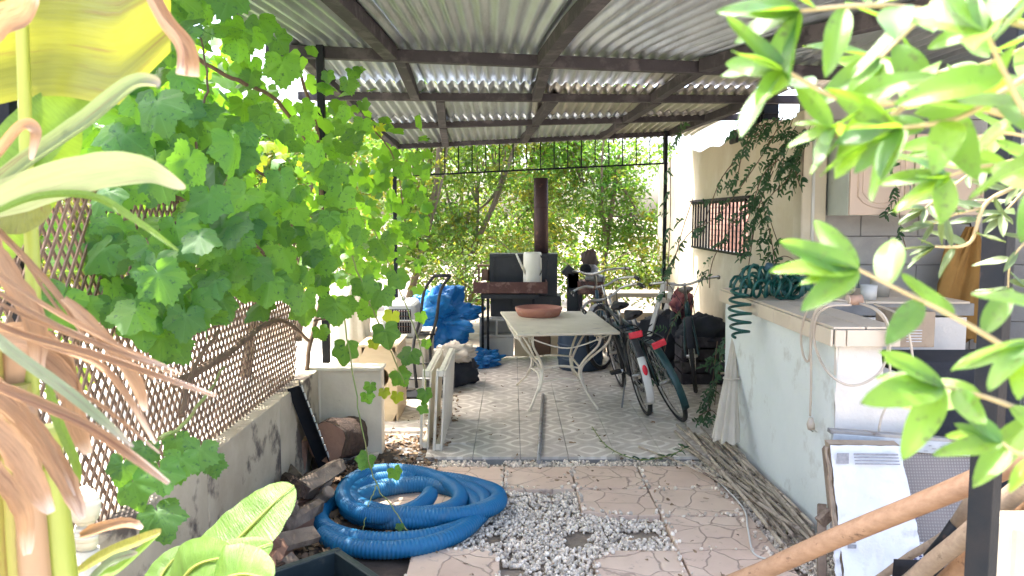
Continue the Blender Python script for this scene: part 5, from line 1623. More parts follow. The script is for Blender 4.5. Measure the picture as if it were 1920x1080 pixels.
# sprays hanging by the wall end and leaves drooping over the low wall
for (px, py, Y, s, yel) in ((648, 650, 4.1, .10, 0), (600, 618, 4.3, .07, 0), (715, 545, 4.0, .10, 0), (745, 515, 4.1, .085, 0), (722, 618, 4.15, .105, 0), (690, 575, 4.2, .09, 0),
                            (770, 660, 4.3, .09, 0), (748, 700, 4.4, .085, 0), (694, 722, 4.2, .05, 0), (688, 740, 4.2, .055, 0), (798, 735, 4.3, .065, 0), (792, 762, 4.3, .05, 0),
                            (735, 590, 4.5, .07, 1), (700, 640, 4.4, .05, 1), (720, 732, 4.6, .05, 1), (745, 740, 4.6, .055, 1), (688, 858, 3.9, .07, 0), (740, 882, 3.9, .055, 0),
                            (750, 985, 3.55, .03, 0), (775, 1015, 3.5, .02, 1), (790, 590, 5.0, .06, 0), (800, 640, 5.0, .05, 0),
                            (375, 840, 2.15, .075, 0), (340, 860, 2.1, .07, 0), (300, 880, 2.05, .075, 0), (250, 905, 1.95, .075, 0), (295, 960, 2.0, .085, 0), (330, 825, 2.25, .06, 0), (230, 870, 1.95, .06, 0), (270, 840, 2.1, .06, 0), (400, 865, 2.2, .05, 0)):
    put_leaf(at(px, py, Y), V((.15, -.85, .4)) + rnd(.3), V((.1, -.1, -1)) + rnd(.5), s, rr.choice(GY if yel else GL), vine)
for _ in range(44):      # outer leaves of the vine, their backlit yellow put into the colour
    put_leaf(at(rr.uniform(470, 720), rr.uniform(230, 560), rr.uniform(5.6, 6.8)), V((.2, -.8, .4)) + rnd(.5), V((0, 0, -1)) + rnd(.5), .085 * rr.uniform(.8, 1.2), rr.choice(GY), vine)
for _ in range(250):     # looser small leaves towards the rear of the curtain
    px = rr.uniform(560, 800); py = rr.gauss(390, 100)
    if py > 560 or py < 150: continue
    far_leaf(at(px, py, 4.6 + (px - 560) / 240 * 1.6 + rr.uniform(-.2, .5)), V((.3, -.7, .45)) + rnd(.7), V((0, 0, -1)) + rnd(.7), .068 * rr.uniform(.7, 1.2))
# leaves further back in the mass, too many to tell apart
for _ in range(1500):
    px = rr.gauss(480, 170); py = rr.gauss(300, 190)
    if px > 790 or py < -60 or (px < 420 and py > 430) or (px > 600 and py > 520) or (py > 540): continue
    if px < 200 and py > 330: continue
    if px > 460 and rr.random() < .85: continue
    if px > 280 and rr.random() < .3: continue
    Y = max(2.5, 3.4 + (px - 330) / 170 * .75 + rr.uniform(.25, 1.2))
    Y = min(Y, 7.0)
    p = at(px, py, Y)
    if p.x < -2.0 or p.z < .55 or p.z > 2.62: continue
    if p.x > -1.45 and p.z > rz(p.x, p.y) - .1: continue
    far_leaf(p, V((.3, -.7, .45)) + rnd(.7), V((0, 0, -1)) + rnd(.7), .085 * rr.uniform(.7, 1.2))
kind(far.build('leaf_mass', 'grape_leaf', vine), 'stuff')
# stems
def stem(pxs, r_, matn='vine_stem', nm='stem', parent=vine, taper=.6):
    pts = curve([at(*q) if len(q) == 3 and q[2] > 0 else V(q) for q in pxs], 8)
    n = len(pts)
    for p in pts: p += rnd(.004)
    return MB().tube(pts, [r_ * (1 - (1 - taper) * i / n) for i in range(n)], 8).build(nm, matn, parent)
stem([(590, 900, 4.75), (575, 700, 4.9), (600, 560, 5.05), (605, 400, 5.0), (595, 250, 4.9), (560, 130, 4.8)], .016)
stem([(330, 720, 2.75), (430, 660, 3.3), (520, 600, 4.2), (580, 640, 4.95)], .016)
stem([(340, 780, 2.6), (360, 700, 2.75), (410, 620, 2.95)], .010)
stem([(605, 560, 5.0), (640, 590, 5.0), (590, 600, 4.6)], .012)
stem([(600, 300, 4.9), (520, 190, 4.2), (420, 140, 3.4), (330, 80, 3.0), (250, 20, 2.8)], .011)
stem([(600, 420, 4.9), (500, 330, 3.9), (400, 300, 3.2), (320, 330, 2.8)], .009)
stem([(540, 520, 3.9), (480, 460, 3.2), (400, 400, 2.9), (300, 430, 2.6)], .008)
stem([(640, 260, 4.9), (690, 240, 5.2), (740, 300, 5.7), (760, 420, 5.9)], .006)
stem([(300, 820, 2.15), (350, 790, 2.3), (420, 690, 2.9)], .007, 'green_stem')
stem([(660, 480, 4.2), (690, 560, 4.15), (725, 640, 4.2), (760, 720, 4.35)], .005, 'green_stem')
stem([(640, 560, 4.1), (660, 690, 4.05), (684, 830, 3.9), (706, 910, 3.8), (735, 950, 3.65), (775, 1012, 3.5)], .004, 'green_stem')
stem([(706, 910, 3.8), (690, 950, 3.7), (680, 1000, 3.6)], .003, 'green_stem')
stem([(380, 330, 2.9), (365, 240, 2.95), (390, 160, 3.1), (372, 60, 3.2)], .006)
stem([(440, 300, 3.1), (400, 420, 2.9), (430, 500, 2.9)], .005, 'green_stem')
stem([(700, 430, 4.8), (760, 570, 4.7), (790, 660, 4.6), (800, 740, 4.3)], .004, 'green_stem')

# ------------------------------------------------------------------ banana plants
def ribbon(path, width, normal, fold=.0, nv=10, twist=0.0, edge=0.0, seed=0, bow=0.0):
    """leaf blade along a path; fold makes a V or a rolled section; edge makes it ragged"""
    pts = curve(path, nv); n = len(pts) - 1
    m_ = MB(); NU = 8
    normal = V(normal)
    def fn(u, v):
        i = min(n, round(v * n)); p = pts[i]
        t = (pts[min(i + 1, n)] - pts[max(i - 1, 0)]).normalized()
        nn = (normal - t * normal.dot(t)).normalized()
        if twist: nn = Matrix.Rotation(twist * v, 3, t) @ nn
        sd_ = t.cross(nn).normalized()
        w = width(v) if callable(width) else width
        x = (u - .5) * 2
        rag = 1 + edge * noise.noise(V((v * 14, x * 2, seed)))
        if fold < 0:   # rolled into a trough
            a = x * -fold
            return p + (sd_ * math.sin(a) + nn * (1 - math.cos(a))) * w / max(.6, -fold) * rag
        return p + sd_ * x * w * rag + nn * (abs(x) * w * fold + bow * x * x * w) + nn * .06 * w * noise.noise(V((x * 2, v * 9, seed)))
    m_.grid(fn, NU, n)
    return m_
BY = 1.22
ban = thing('banana_plant', 'tall banana plant with drooping dry brown leaves', 'banana plant', (-.80, BY, 0))
def bp(*q): return [at(x, y, Y) for x, y, Y in q]
# pseudostem sheaths
for i, (x0, x1, y1, r_, mt) in enumerate(((-40, -70, 560, .055, 'banana_stem'), (40, 20, 720, .034, 'banana_stem'), (112, 84, 800, .026, 'banana_rib'), (66, 44, 760, .022, 'banana_dry'), (10, 0, 880, .03, 'banana_stem'), (-10, 30, 640, .028, 'banana_dry'))):
    p = at(x0, 1080, BY + .02 * (i % 3)); q = at(x1, y1, BY + .02 * (i % 3))
    foot = V((p.x * .96 - .01, p.y, -.03))
    MB().tube(curve([foot, foot.lerp(p, .6), p, p.lerp(q, .5), q], 5), [r_ * (1.25 - .4 * k / 20) for k in range(21)], 12).build('sheath', mt, ban)
# main rib and blade
rib = MB().tube(curve(bp((58, 760, BY + .04), (62, 520, BY + .06), (50, 300, BY + .08), (42, 60, BY + .05), (30, -160, BY)), 8), [.0125 - .004 * k / 32 for k in range(33)], 12).build('midrib', 'banana_rib', ban)
mm = MB()
def blade(u, v):
    # broad blade either side of the rib, free edge sagging at the side
    px = -150 + 470 * u; top = -220 + 30 * u
    low = 192 + 12 * math.sin(u * 9) - 30 * max(0, u - .75) * 4
    if u > .8: low = 192 - (u - .8) / .2 * 95
    py = top + (low - top) * v
    Y = BY + .06 + .05 * math.sin(u * 6) - .10 * max(0, u - .45) + .006 * math.sin(v * 18) + .04 * v
    return at(px, py, Y)
mm.grid(blade, 44, 30); bl_ = mm.build('blade', 'banana_aged', ban)
# scorched rolled edge of the blade
ribbon(bp((268, -20, 1.14), (300, 45, 1.13), (335, 95, 1.12), (336, 140, 1.12)), lambda v: .020 + .012 * v, (1, -.4, .3), -2.0, seed=3).build('dry_edge', 'banana_dry', bl_)
def bleaf(path, w, nrm, fold, matn, tw=0.0, edge=.05, seed=0, tip=.15, bow=0):
    f = lambda v: w * (min(1, .45 + v * 3) if v < .5 else max(tip, 1 - ((v - .5) / .5) ** 2.5 * (1 - tip)))
    return ribbon(bp(*path), f, nrm, fold, 8, tw, edge, seed, bow).build('leaf', matn, ban)
# pale second blades behind
bleaf(((-90, 520, 1.35), (-20, 430, 1.36), (70, 310, 1.36), (110, 200, 1.36)), .060, (.3, -1, .2), .1, 'banana_leaf', seed=5, tip=.6)
bleaf(((-90, 380, 1.25), (-20, 395, 1.24), (40, 405, 1.23), (95, 385, 1.22)), .03, (.1, -1, .2), .1, 'banana_aged', seed=15, tip=.3)
bleaf(((-80, 430, 1.30), (0, 330, 1.31), (80, 240, 1.32), (160, 170, 1.33)), .05, (.2, -1, .3), .12, 'banana_leaf', seed=6, tip=.4)
bleaf(((-60, 400, 1.16), (40, 318, 1.14), (160, 235, 1.11), (250, 165, 1.09), (300, 160, 1.08)), .021, (.35, -.8, .5), -1.7, 'banana_pale', seed=1, tip=.5)
bleaf(((-60, 400, 1.12), (60, 350, 1.08), (170, 318, 1.05), (270, 310, 1.02), (348, 350, 1.0)), .028, (.0, -.75, -.65), .25, 'banana_pale', seed=2, tip=.12)
bleaf(((-50, 420, 1.12), (60, 372, 1.08), (170, 368, 1.06), (250, 410, 1.05), (334, 470, 1.04)), .0055, (.2, -.9, .4), .4, 'banana_leaf', seed=2, tip=.2)
bleaf(((-60, 360, 1.1), (0, 290, 1.08), (45, 240, 1.06), (70, 250, 1.05), (60, 300, 1.05)), .012, (.2, -.9, .4), -1.5, 'banana_dry', seed=7, tip=.3)
bleaf(((-40, 90, 1.1), (0, 40, 1.08), (40, 20, 1.07), (62, -20, 1.06)), .024, (.2, -.9, -.3), -1.2, 'banana_dry', seed=8, tip=.6)
# withered leaves folded and hanging to the side
DRY = [(((-80, 500, 1.14), (40, 575, 1.10), (170, 640, 1.05), (320, 690, 1.0)), .010, -2.2), (((-80, 460, 1.16), (60, 560, 1.12), (200, 640, 1.07), (338, 702, 1.02)), .008, -1.8),
       (((-80, 560, 1.12), (20, 620, 1.08), (200, 672, 1.02), (405, 742, .98)), .014, -2.3), (((-60, 590, 1.14), (90, 650, 1.12), (200, 700, 1.08), (290, 832, 1.04)), .011, -1.6),
       (((-80, 690, 1.08), (20, 735, 1.04), (170, 800, 1.0), (318, 905, .97)), .020, -2.2), (((-60, 700, 1.12), (50, 800, 1.10), (110, 890, 1.06), (152, 975, 1.04)), .026, -1.5),
       (((-60, 760, 1.06), (20, 830, 1.05), (70, 900, 1.04), (100, 960, 1.03)), .028, -1.4), (((-40, 420, 1.2), (0, 500, 1.18), (60, 600, 1.16), (70, 700, 1.15)), .026, -1.3),
       (((120, 560, 1.16), (200, 640, 1.13), (260, 720, 1.10), (275, 770, 1.08)), .016, -1.4), (((-60, 380, 1.22), (30, 470, 1.2), (110, 560, 1.17), (160, 640, 1.15)), .012, -2.0),
       (((60, 650, 1.18), (130, 720, 1.17), (150, 800, 1.16), (170, 850, 1.15)), .024, -1.2), (((150, 1005, 1.3), (200, 990, 1.28), (240, 985, 1.26), (266, 992, 1.25)), .016, -1.3),
       (((-20, 640, 1.2), (60, 640, 1.19), (120, 690, 1.18), (135, 760, 1.17)), .032, -1.1)]
DRY += [(((-80, 530, 1.13), (60, 600, 1.1), (190, 652, 1.06), (330, 705, 1.03)), .005, -1.8), (((-60, 610, 1.1), (60, 690, 1.08), (190, 760, 1.05), (300, 850, 1.02)), .006, -1.9),
        (((-60, 650, 1.1), (40, 760, 1.08), (100, 850, 1.06), (140, 930, 1.05)), .007, -1.7), (((40, 480, 1.18), (120, 590, 1.15), (210, 650, 1.12), (300, 720, 1.1)), .005, -1.9), (((-60, 840, 1.06), (0, 900, 1.05), (40, 960, 1.04), (50, 1040, 1.04)), .02, -1.3)]
for i, (q, w, fo) in enumerate(DRY): bleaf(q, w * .85, (.25, -.75, .55), fo, 'banana_dry', tw=.5 * (-1) ** i, edge=.25, seed=20 + i, tip=.35)
bleaf(((-60, 590, 1.06), (30, 665, 1.03), (140, 745, 1.0), (250, 838, .98)), .0075, (.2, -.8, .5), .5, 'banana_pale', seed=31, tip=.2)
bleaf(((90, 720, 1.1), (110, 790, 1.09), (140, 860, 1.08), (150, 905, 1.08)), .007, (.2, -.9, .2), .4, 'banana_leaf', seed=32, tip=.2)
bleaf(((140, 1075, 1.3), (200, 1040, 1.29), (260, 1015, 1.28), (302, 998, 1.27)), .012, (0, -.6, .8), .3, 'banana_aged', seed=33, tip=.5)
bleaf(((150, 1110, 1.28), (200, 1060, 1.26), (230, 1045, 1.25), (258, 1038, 1.24)), .010, (0, -.6, .8), .3, 'banana_pale', seed=34, tip=.2)
bleaf(((130, 1120, 1.32), (190, 1080, 1.3), (225, 1065, 1.3), (300, 1000, 1.3)), .010, (0, -.6, .8), .3, 'banana_leaf', seed=35, tip=.2)

young = thing('young_banana_plant', 'young banana plant with bright green broad leaves above the firewood', 'banana plant', (-.72, 1.75, 0))
YY = 1.75
foot = V((-.74, YY + .05, -.03)); crown = at(330, 1130, YY)
MB().tube(curve([foot, foot.lerp(crown, .5), crown], 5), [.03 - .012 * k / 10 for k in range(11)], 12).build('stem', 'banana_rib', young)
def broad(path, w, nrm, matn, seed, parent=young, a=.55):
    pth = bp(*path)
    f = lambda v: w * max(.02, math.sin(math.pi * min(1, .06 + v * .94) ** .8) ** .6)
    o = ribbon(pth, f, nrm, .22, 12, 0, .05, seed, -.2).build('leaf', matn, parent)
    n = len(curve(pth, 12))
    MB().tube([p + V((0, -.002, .004)) for p in curve(pth, 12)], [.006 - .005 * k / n for k in range(n)], 7).build('midrib', 'banana_pale' if False else 'banana_rib', o)
broad(((318, 1140, YY), (380, 1078, YY + .02), (455, 1005, YY + .05), (515, 945, YY + .08), (552, 912, YY + .10)), .100, (-.42, -.62, .66), 'banana_leaf', 2)
broad(((320, 1150, YY), (380, 1085, YY - .06), (440, 1048, YY - .06), (512, 1020, YY - .04)), .060, (.1, -.6, .8), 'banana_leaf', 5)
broad(((310, 1160, YY - .05), (340, 1095, YY - .12), (375, 1060, YY - .14), (440, 1045, YY - .16)), .075, (-.1, -.7, .7), 'banana_leaf', 6)
broad(((330, 1170, YY - .1), (400, 1105, YY - .2), (450, 1080, YY - .22), (510, 1090, YY - .26)), .08, (0, -.6, .75), 'banana_leaf', 8)
broad(((310, 1170, YY - .02), (300, 1100, YY), (315, 1065, YY + .02), (350, 1030, YY + .03)), .06, (-.4, -.6, .6), 'banana_leaf', 9)

# ------------------------------------------------------------------ shrub reaching in from the open side
def simple_leaf(seed, L, W, fold, bend, matn, nm='leaf'):
    m_ = MB()
    def fn(u, v):
        x = (u - .5) * 2
        w = W * math.sin(math.pi * (v ** .8) * .98 + .02) ** .75 * (1 if v < .98 else .2)
        return V((x * w, v * L, fold * abs(x) * w - bend * v * v * L + .02 * L * math.sin(v * 7 + seed) * x))
    m_.grid(fn, 6, 12)
    me = m_.mesh(nm); me.materials.append(MATS[matn])
    return me
SL = [simple_leaf(i, 1.0, w, f, b, 'shrub_leaf') for i, (w, f, b) in enumerate(((.18, .22, .1), (.165, .35, -.15), (.20, .12, .25), (.155, .4, .05)))]
OL = [simple_leaf(i, 1.0, w, f, b, 'olive_leaf') for i, (w, f, b) in enumerate(((.13, .3, .1), (.12, .5, -.1)))]
shrub = thing('foreground_shrub', 'bright green broad-leaved shrub branches hanging beside the black post', 'shrub', (.95, .85, 0))
rr = random.Random(4)
def branch(pxs, r_, leaf_len, every, meshes, parent, whorl=7, start=.15, up=(0, 0, 0)):
    pts = curve([at(*q) for q in pxs], 10); n = len(pts)
    MB().tube(pts, [r_ * (1 - .6 * i / n) for i in range(n)], 7).build('branch', 'twig', parent)
    acc = 0; k = 0
    for i in range(1, n):
        acc += (pts[i] - pts[i - 1]).length
        if acc > every and i > n * start:
            acc = 0; k += 1
            t = (pts[i] - pts[i - 1]).normalized()
            o = orient(t, (0, 0, 1))
            a = k * 2.4 + rr.uniform(-.5, .5)
            out = o @ V((math.cos(a), math.sin(a), 0))
            d = (t * rr.uniform(.35, .8) + out * 1.0 + V(up)).normalized()
            put_leaf(pts[i], (out.cross(t).cross(d) if rr.random() < .3 else V((-.3, -.55, .75)) + rnd(.5)), d, leaf_len * rr.uniform(.75, 1.15), rr.choice(meshes), parent)
    t = (pts[-1] - pts[-3]).normalized(); o = orient(t, (0, 0, 1))
    for j in range(whorl):
        a = j * 2.4; sp_ = .25 + .9 * j / max(1, whorl)
        d = (t + (o @ V((math.cos(a), math.sin(a), 0))) * sp_ + V(up) * .5).normalized()
        put_leaf(pts[-1], V((-.3, -.55, .75)) + rnd(.6), d, leaf_len * rr.uniform(.7, 1.1), rr.choice(meshes), parent)
S = .074
branch(((2080, 300, .80), (1900, 220, .78), (1740, 190, .76), (1600, 195, .75), (1470, 130, .74)), .004, S, 0.0270, SL, shrub, 6)
branch(((2080, 180, .80), (1950, 60, .78), (1800, 30, .76), (1650, 10, .75), (1500, 20, .75)), .004, S, 0.0230, SL, shrub, 6)
branch(((2100, 120, .72), (1980, 120, .72), (1900, 160, .70), (1800, 220, .70), (1690, 240, .70)), .004, S, 0.0203, SL, shrub, 6)
branch(((2100, 60, .9), (1960, -30, .88), (1820, -60, .86), (1720, 40, .85), (1650, 110, .84)), .004, S, 0.0243, SL, shrub, 6)
branch(((2100, 380, .66), (2000, 280, .66), (1930, 220, .66), (1880, 130, .66), (1850, 60, .66)), .004, .09, 0.0243, SL, shrub, 7)
branch(((2060, 330, .85), (1950, 330, .84), (1860, 310, .83), (1780, 330, .82)), .003, S, 0.0216, SL, shrub, 6)
branch(((1700, 195, .76), (1600, 270, .76), (1560, 240, .76)), .003, .06, 0.0338, SL, shrub, 6, up=(0, 0, -.5))
branch(((2060, 760, .78), (1900, 660, .76), (1800, 600, .75), (1700, 550, .74), (1610, 505, .73)), .0035, .075, 0.0351, SL, shrub, 6, up=(0, -.1, .55))
branch(((2060, 830, .76), (1930, 775, .75), (1850, 745, .74), (1770, 725, .73)), .0035, .080, 0.0297, SL, shrub, 6, up=(-.15, 0, .35))
branch(((2060, 930, .72), (1970, 870, .71), (1910, 850, .70), (1880, 830, .70)), .003, .055, 0.0405, SL, shrub, 4)
branch(((2100, 560, .66), (2010, 600, .66), (1960, 610, .66), (1930, 640, .66)), .003, .07, 0.0405, SL, shrub, 3)
branch(((2060, 20, .95), (1900, 100, .95), (1800, 130, .95), (1700, 140, .95)), .003, S, 0.0270, SL, shrub, 6)
branch(((2060, 240, 1.0), (1960, 260, 1.0), (1880, 250, 1.0), (1790, 270, 1.0)), .003, .06, 0.0216, SL, shrub, 6)
# main stems outside the picture down to the ground
for q in (((2100, 600, .8), 300), ((2100, 900, .76), 700)):
    p = at(*q[0])
    MB().tube(curve([V((1.02, .95, -.03)), V((1.0, .9, .6)), p, at(2080, q[1], .8)], 6), .009, 8).build('main_stem', 'twig', shrub)
olive = thing('olive_branch_shrub', 'slender grey-green olive twig in front of the ochre jacket', 'shrub', (1.6, 1.5, 0))
branch(((2050, 230, 1.45), (1940, 330, 1.42), (1850, 380, 1.40), (1818, 455, 1.38), (1752, 462, 1.37)), .005, .058, .022, OL, olive, 5, .2)
branch(((1900, 300, 1.42), (1830, 320, 1.40), (1760, 370, 1.38), (1735, 390, 1.38)), .003, .055, .016, OL, olive, 7, .1)
branch(((2050, 400, 1.45), (1960, 430, 1.43), (1900, 480, 1.42), (1890, 540, 1.42)), .003, .058, .014, OL, olive, 6, .1)
branch(((2050, 300, 1.5), (1960, 320, 1.48), (1900, 380, 1.46), (1880, 400, 1.46)), .003, .058, .014, OL, olive, 6, .1)
branch(((1840, 390, 1.40), (1800, 400, 1.39), (1770, 410, 1.38), (1750, 420, 1.38)), .002, .05, .014, OL, olive, 5, .1)
p = at(2050, 300, 1.46)
MB().tube(curve([V((p.x + .15, 1.6, -.03)), V((p.x + .1, 1.5, .8)), p], 6), .014, 8).build('main_stem', 'tree_bark', olive)

# ------------------------------------------------------------------ creeper hanging on the plastered wall
crp = thing('wall_creeper', 'dark green feathery creeper trailing down the cream wall', 'creeper', (1.97, 6.2, 1.2))
rr = random.Random(13)
LFT = simple_leaf(1, 1.0, .17, .2, .15, 'wall_creeper', 'leaflet')
rest = MB(); npart = 0
LFV = [v.co.copy() for v in LFT.vertices]; LFF = [tuple(p.vertices) for p in LFT.polygons]
def wl(px, py, k=0.03):
    X = WX - k
    Y = X * F / (px - 960)
    return at(px, py, min(Y, WB - .08))
def trail(pxs, dens=1.0, k=.03, ls=.050, pt=None):
    global npart
    pts = curve([pt(*q) if pt else wl(q[0], q[1], k + .02 * rr.random()) for q in pxs], 7)
    MB().tube(pts, .0032, 5).build('stem', 'vine_stem', crp)
    L = 0
    for i in range(1, len(pts)):
        L += (pts[i] - pts[i - 1]).length
        while L > .085 / dens:
            L -= .085 / dens
            # a pinnate leaf: a short rachis with paired leaflets
            p = pts[i]
            d = (V((-.35, rr.uniform(-.9, .9), rr.uniform(-.7, .25)))).normalized()
            nn = 4
            for j in range(nn):
                q = p + d * (.02 + .024 * j) + V((0, 0, -.006 * j * j * .4))
                for s_ in (-1, 1):
                    o = orient(V((-.8, -.3, .4)) + rnd(.4), d)
                    tip = (d * .7 + o @ V((s_ * .8, 0, 0)) + V((0, 0, -.5))).normalized()
                    sc = ls * rr.uniform(.7, 1.15)
                    if npart < 290:
                        put_leaf(q, V((-.8, -.4, .35)) + rnd(.5), tip, sc, LFT, crp, 'leaflet'); npart += 1
                    else:
                        oo = orient(V((-.8, -.4, .35)) + rnd(.5), tip)
                        rest.add([q + oo @ (v * sc) for v in LFV], LFF, True)
for q, dn in ((((1500, 225), (1455, 300), (1425, 380), (1405, 470)), 2.2), (((1470, 215), (1430, 290), (1350, 400), (1290, 440), (1245, 520)), .8), (((1520, 235), (1480, 330), (1440, 380), (1460, 460)), 1.8),
           (((1460, 220), (1400, 270), (1380, 350)), 2.0), (((1440, 225), (1415, 260), (1370, 240)), 2.0), (((1535, 230), (1510, 270), (1505, 330)), 2.6), (((1490, 215), (1475, 260), (1465, 330)), 2.6), (((1510, 240), (1490, 300), (1500, 350)), 2.2), (((1420, 350), (1440, 420), (1455, 500)), 1.5),
           (((1400, 380), (1340, 480), (1330, 540)), .9), (((1300, 370), (1280, 430), (1262, 500)), .7), (((1256, 260), (1257, 400), (1250, 560)), .6), (((1480, 215), (1440, 235), (1395, 230)), 2.4),
           (((1460, 300), (1430, 330), (1400, 420)), 1.6), (((1440, 500), (1470, 480), (1500, 495)), 1.0), (((1380, 300), (1350, 340), (1320, 420)), .6), (((1450, 320), (1420, 400), (1395, 560)), 1.0)):
    trail(q, dn)
trail(((1270, 175, 8.0), (1300, 190, 7.5), (1270, 260, 8.2)), 1.2, pt=at)
trail(((1345, 640, 5.6), (1338, 700, 5.6), (1330, 760, 5.6), (1320, 790, 5.6)), .9, pt=at)
trail(((1375, 600, 5.5), (1350, 680, 5.5), (1340, 760, 5.5)), .9, pt=at)
trail(((1390, 640, 5.55), (1360, 650, 5.6), (1345, 700, 5.6), (1330, 770, 5.55)), 1.6, pt=at)
trail(((1350, 790, 5.4), (1335, 770, 5.45), (1310, 780, 5.45)), 1.6, pt=at)
trail(((1665, 290, 5.1), (1682, 360, 5.1), (1690, 430, 5.1), (1700, 470, 5.1)), 1.0, pt=at)
trail(((1290, 560, 6.2), (1255, 620, 6.0), (1240, 700, 5.9)), .8, pt=at)
if rest.v: kind(rest.build('leaflet_mass', 'wall_creeper', crp), 'stuff')
# sprig on the floor
spg = thing('fallen_sprig', 'green leafy sprig trailing over the tiles and gravel edge', 'sprig', gr(1200, 850))
pts = curve([gr(1110, 800, .015), gr(1140, 838, .03), gr(1200, 862, .03), gr(1260, 852, .04), gr(1285, 838, .05)], 8)
MB().tube(pts, .0035, 6).build('stem', 'green_stem', spg)
for i in range(2, len(pts), 2):
    for s_ in (-1, 1): put_leaf(pts[i], V((0, -.3, 1)) + rnd(.5), V((s_, rr.uniform(-.5, .5), .3)), .05 if i > 14 else .025, LFT, spg, 'leaflet')

# ------------------------------------------------------------------ trees and bushes behind
def tree(name, label, base, trunk, crowns, nleaf, s, mats, seed, group, limbs=5):
    rr_ = random.Random(seed)
    t = thing(name, label, 'tree' if 'tree' in name else 'bush', base, group=group)
    b = V(base)
    tp_ = [b + V(q) for q in trunk]
    tk = curve(tp_, 6)
    MB().tube(tk, [.055 * (1 - .6 * i / len(tk)) for i in range(len(tk))], 9).build('trunk', 'tree_bark', t)
    cc = [(b + V(c), V(r)) for c, r in crowns]
    for c, r in cc:
        st = tk[rr_.randrange(len(tk) // 3, len(tk))]
        MB().tube(curve([st, st.lerp(c, .5) + V((rr_.uniform(-.15, .15), rr_.uniform(-.15, .15), .05)), c + V((0, 0, r.z * .4))], 6), [.026 - .02 * i / 13 for i in range(13)], 7).build('limb', 'tree_bark', t)
        for _ in range(limbs):
            e = c + V((rr_.uniform(-1, 1) * r.x, rr_.uniform(-1, 1) * r.y, rr_.uniform(-.8, 1) * r.z))
            MB().tube(curve([c.lerp(st, .4), c.lerp(e, .5) + V((0, 0, .05)), e], 4), [.012 - .009 * i / 9 for i in range(9)], 5).build('twig', 'tree_bark', t)
    ms = [MB() for _ in mats]
    for c, r in cc:
        # leaf clumps through the volume
        k = nleaf // len(cc); per = 26
        for _ in range(max(1, k // per)):
            d = V((rr_.gauss(0, 1), rr_.gauss(0, 1), rr_.gauss(0, 1))).normalized() * (rr_.random() ** .45)
            cl = c + V((d.x * r.x, d.y * r.y, d.z * r.z))
            rad = rr_.uniform(.10, .24)
            w = rr_.choices(range(len(mats)), [m_[1] for m_ in mats])[0]
            for _ in range(per):
                p = cl + V((rr_.gauss(0, 1), rr_.gauss(0, 1), rr_.gauss(0, .8))) * rad * .6
                L = s * rr_.uniform(.6, 1.3)
                o = orient(V((rr_.gauss(0, .7), rr_.gauss(0, .7) - .3, rr_.gauss(.5, .6))), V((rr_.uniform(-1, 1), rr_.uniform(-1, 1), rr_.uniform(-1, .4))))
                ms[w].add([p + o @ q for q in (V((0, 0, 0)), V((L * .22, L * .45, L * .06)), V((0, L, -L * .05)), V((-L * .22, L * .45, L * .06)))], [(0, 1, 2), (0, 2, 3)])
    for m_, (mt, _w) in zip(ms, mats):
        if m_.v: kind(m_.build('crown', mt, t), 'stuff')
G_ = [('tree_leaf', 5), ('tree_leaf_yellow', 2), ('tree_leaf_fresh', 2)]
GF = [('tree_leaf_fresh', 5), ('tree_leaf', 3), ('tree_leaf_yellow', 1)]
GYL = [('tree_leaf_yellow', 3), ('tree_leaf', 3), ('tree_leaf_fresh', 3)]
grp = 'trees behind the yard'
tree('garden_tree', 'olive-green tree with slanting bare trunk behind the blue tarpaulin', (-.9, 11.2, 0), ((0, 0, 0), (.25, .1, .8), (.7, .2, 1.8), (1.0, .3, 2.7)), (((.4, .3, 2.1), (.9, .7, .7)), ((.9, .5, 2.9), (1.0, .7, .7)), ((-.3, .3, 2.9), (.9, .7, .7)), ((.0, .2, 1.2), (.7, .5, .5))), 9000, .085, G_, 1, grp)
tree('garden_tree', 'tall thin-stemmed tree behind the hanging grille end', (-1.5, 10.6, 0), ((0, 0, 0), (.3, 0, 1.0), (.5, .1, 2.0), (.55, .1, 3.2)), (((.2, .2, 2.3), (.8, .6, .8)), ((.7, .2, 3.2), (.8, .6, .6)), ((.1, .2, 1.2), (.7, .5, .6))), 7000, .085, G_, 2, grp)
tree('garden_tree', 'fresh green bushy tree beyond the flue pipe and bicycles', (1.35, 11.6, 0), ((0, 0, 0), (.0, .1, .8), (.1, .1, 1.6), (.2, .1, 2.4)), (((-.1, .2, 1.6), (.9, .7, .6)), ((.3, .3, 2.2), (.8, .7, .5)), ((-.5, .3, 2.5), (.7, .6, .5)), ((.55, .2, 1.2), (.6, .5, .5)), ((.1, -.5, 3.5), (.8, .8, .5))), 10500, .085, GF, 3, grp)  # highest crown clump is added, hidden by the roof, to shade the wall
tree('garden_tree', 'yellowing tree rising directly behind the flue pipe', (.35, 12.0, 0), ((0, 0, 0), (.1, .1, 1.0), (-.1, .1, 2.0), (.1, .1, 3.1)), (((0, .2, 1.9), (.8, .6, .8)), ((.1, .2, 2.9), (1.0, .7, .6)), ((-.2, .1, 1.1), (.8, .5, .5))), 7500, .08, GYL, 4, grp)
tree('garden_bush', 'low dry green bush along the rear edge by bench', (1.0, 10.3, 0), ((0, 0, 0), (.05, .0, .3), (.1, 0, .6)), (((0, 0, .75), (.9, .35, .4)), ((.8, .2, .7), (.6, .35, .4))), 3500, .07, GYL, 5, 'bushes along the rear')
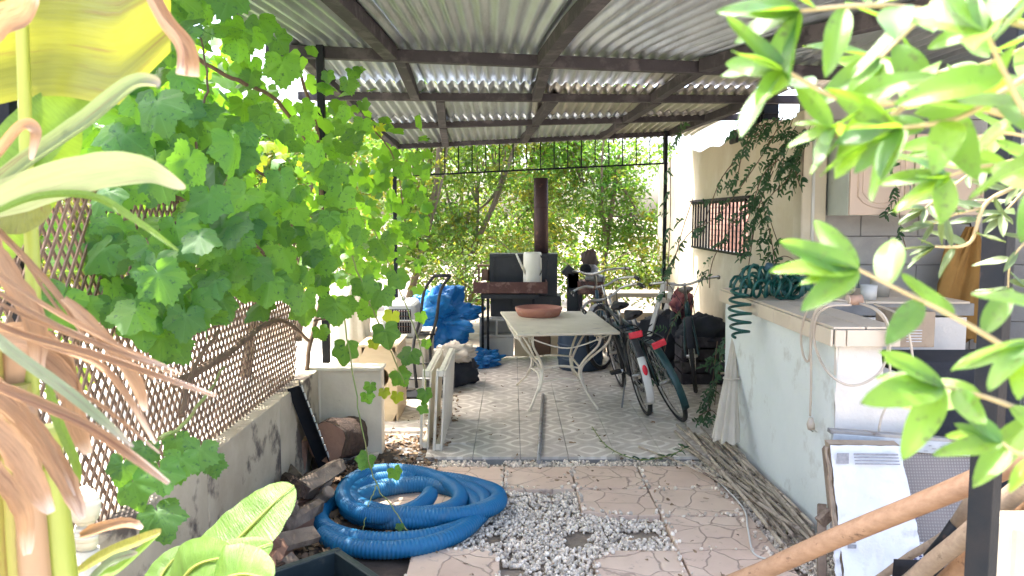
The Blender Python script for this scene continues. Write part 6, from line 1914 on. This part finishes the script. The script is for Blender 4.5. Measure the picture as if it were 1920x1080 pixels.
tree('garden_bush', 'low tangled bush behind tarpaulin and stove', (-.6, 10.0, 0), ((0, 0, 0), (.05, .0, .3), (.1, 0, .6)), (((0, 0, .7), (.7, .35, .45)), ((.8, .2, .8), (.6, .35, .45))), 3500, .07, G_, 6, 'bushes along the rear')
tree('garden_tree', 'dense tree closing the gap behind the grapevine', (-2.6, 9.6, 0), ((0, 0, 0), (.1, 0, 1.0), (.2, .1, 2.0)), (((.3, .2, 1.3), (.8, .6, .7)), ((.5, .2, 2.3), (.9, .6, .6)), ((-.6, .1, 1.9), (.8, .6, .8))), 6500, .085, GYL, 7, grp)
tree('garden_tree', 'sunlit yellow-green tree on pale terrace beyond the lattice', (-3.6, 6.4, 0), ((0, 0, 0), (.1, 0, .7), (.2, .1, 1.5)), (((.2, 0, 1.3), (.8, .7, .6)), ((.5, .3, 2.0), (.9, .7, .6)), ((-.7, .1, 1.6), (.8, .6, .7))), 5500, .10, GYL, 8, grp)
tree('garden_tree', 'fresh leaved tree near the open end of lattice', (-2.5, 7.4, 0), ((0, 0, 0), (.1, 0, .6), (.2, .1, 1.2)), (((.1, 0, 1.5), (.55, .5, .6)), ((.2, .3, 2.1), (.6, .5, .45))), 4000, .10, GF, 9, grp)
tree('garden_bush', 'bright green bush on the pale terrace behind lattice', (-3.0, 3.6, 0), ((0, 0, 0), (.0, .0, .4), (.1, 0, .8)), (((0, 0, .95), (.6, .9, .5)), ((.1, -.9, 1.1), (.5, .6, .5))), 3500, .09, GF, 10, 'bushes along the terrace')
tree('garden_bush', 'loose yellow-green bush close behind the lattice laths', (-2.35, 2.5, 0), ((0, 0, 0), (.0, .0, .4), (.1, 0, .9)), (((0, 0, 1.15), (.35, .7, .45)), ((.0, .7, .9), (.35, .5, .4))), 2200, .10, GYL, 41, 'bushes along the terrace')
for i, (x, y) in enumerate(((-4.5, 12.5), (-2.8, 13.5), (-1.0, 14.2), (.6, 14.5))):
    tree('garden_tree', 'hazy back row tree filling the view behind the nearer trees', (x, y, 0), ((0, 0, 0), (.1, 0, 1.2), (.1, .1, 2.4)), (((0, 0, 1.4), (1.1, .6, .9)), ((.1, 0, 2.6), (1.2, .6, .8))), 4500, .11, G_, 30 + i, 'back row trees', 3)
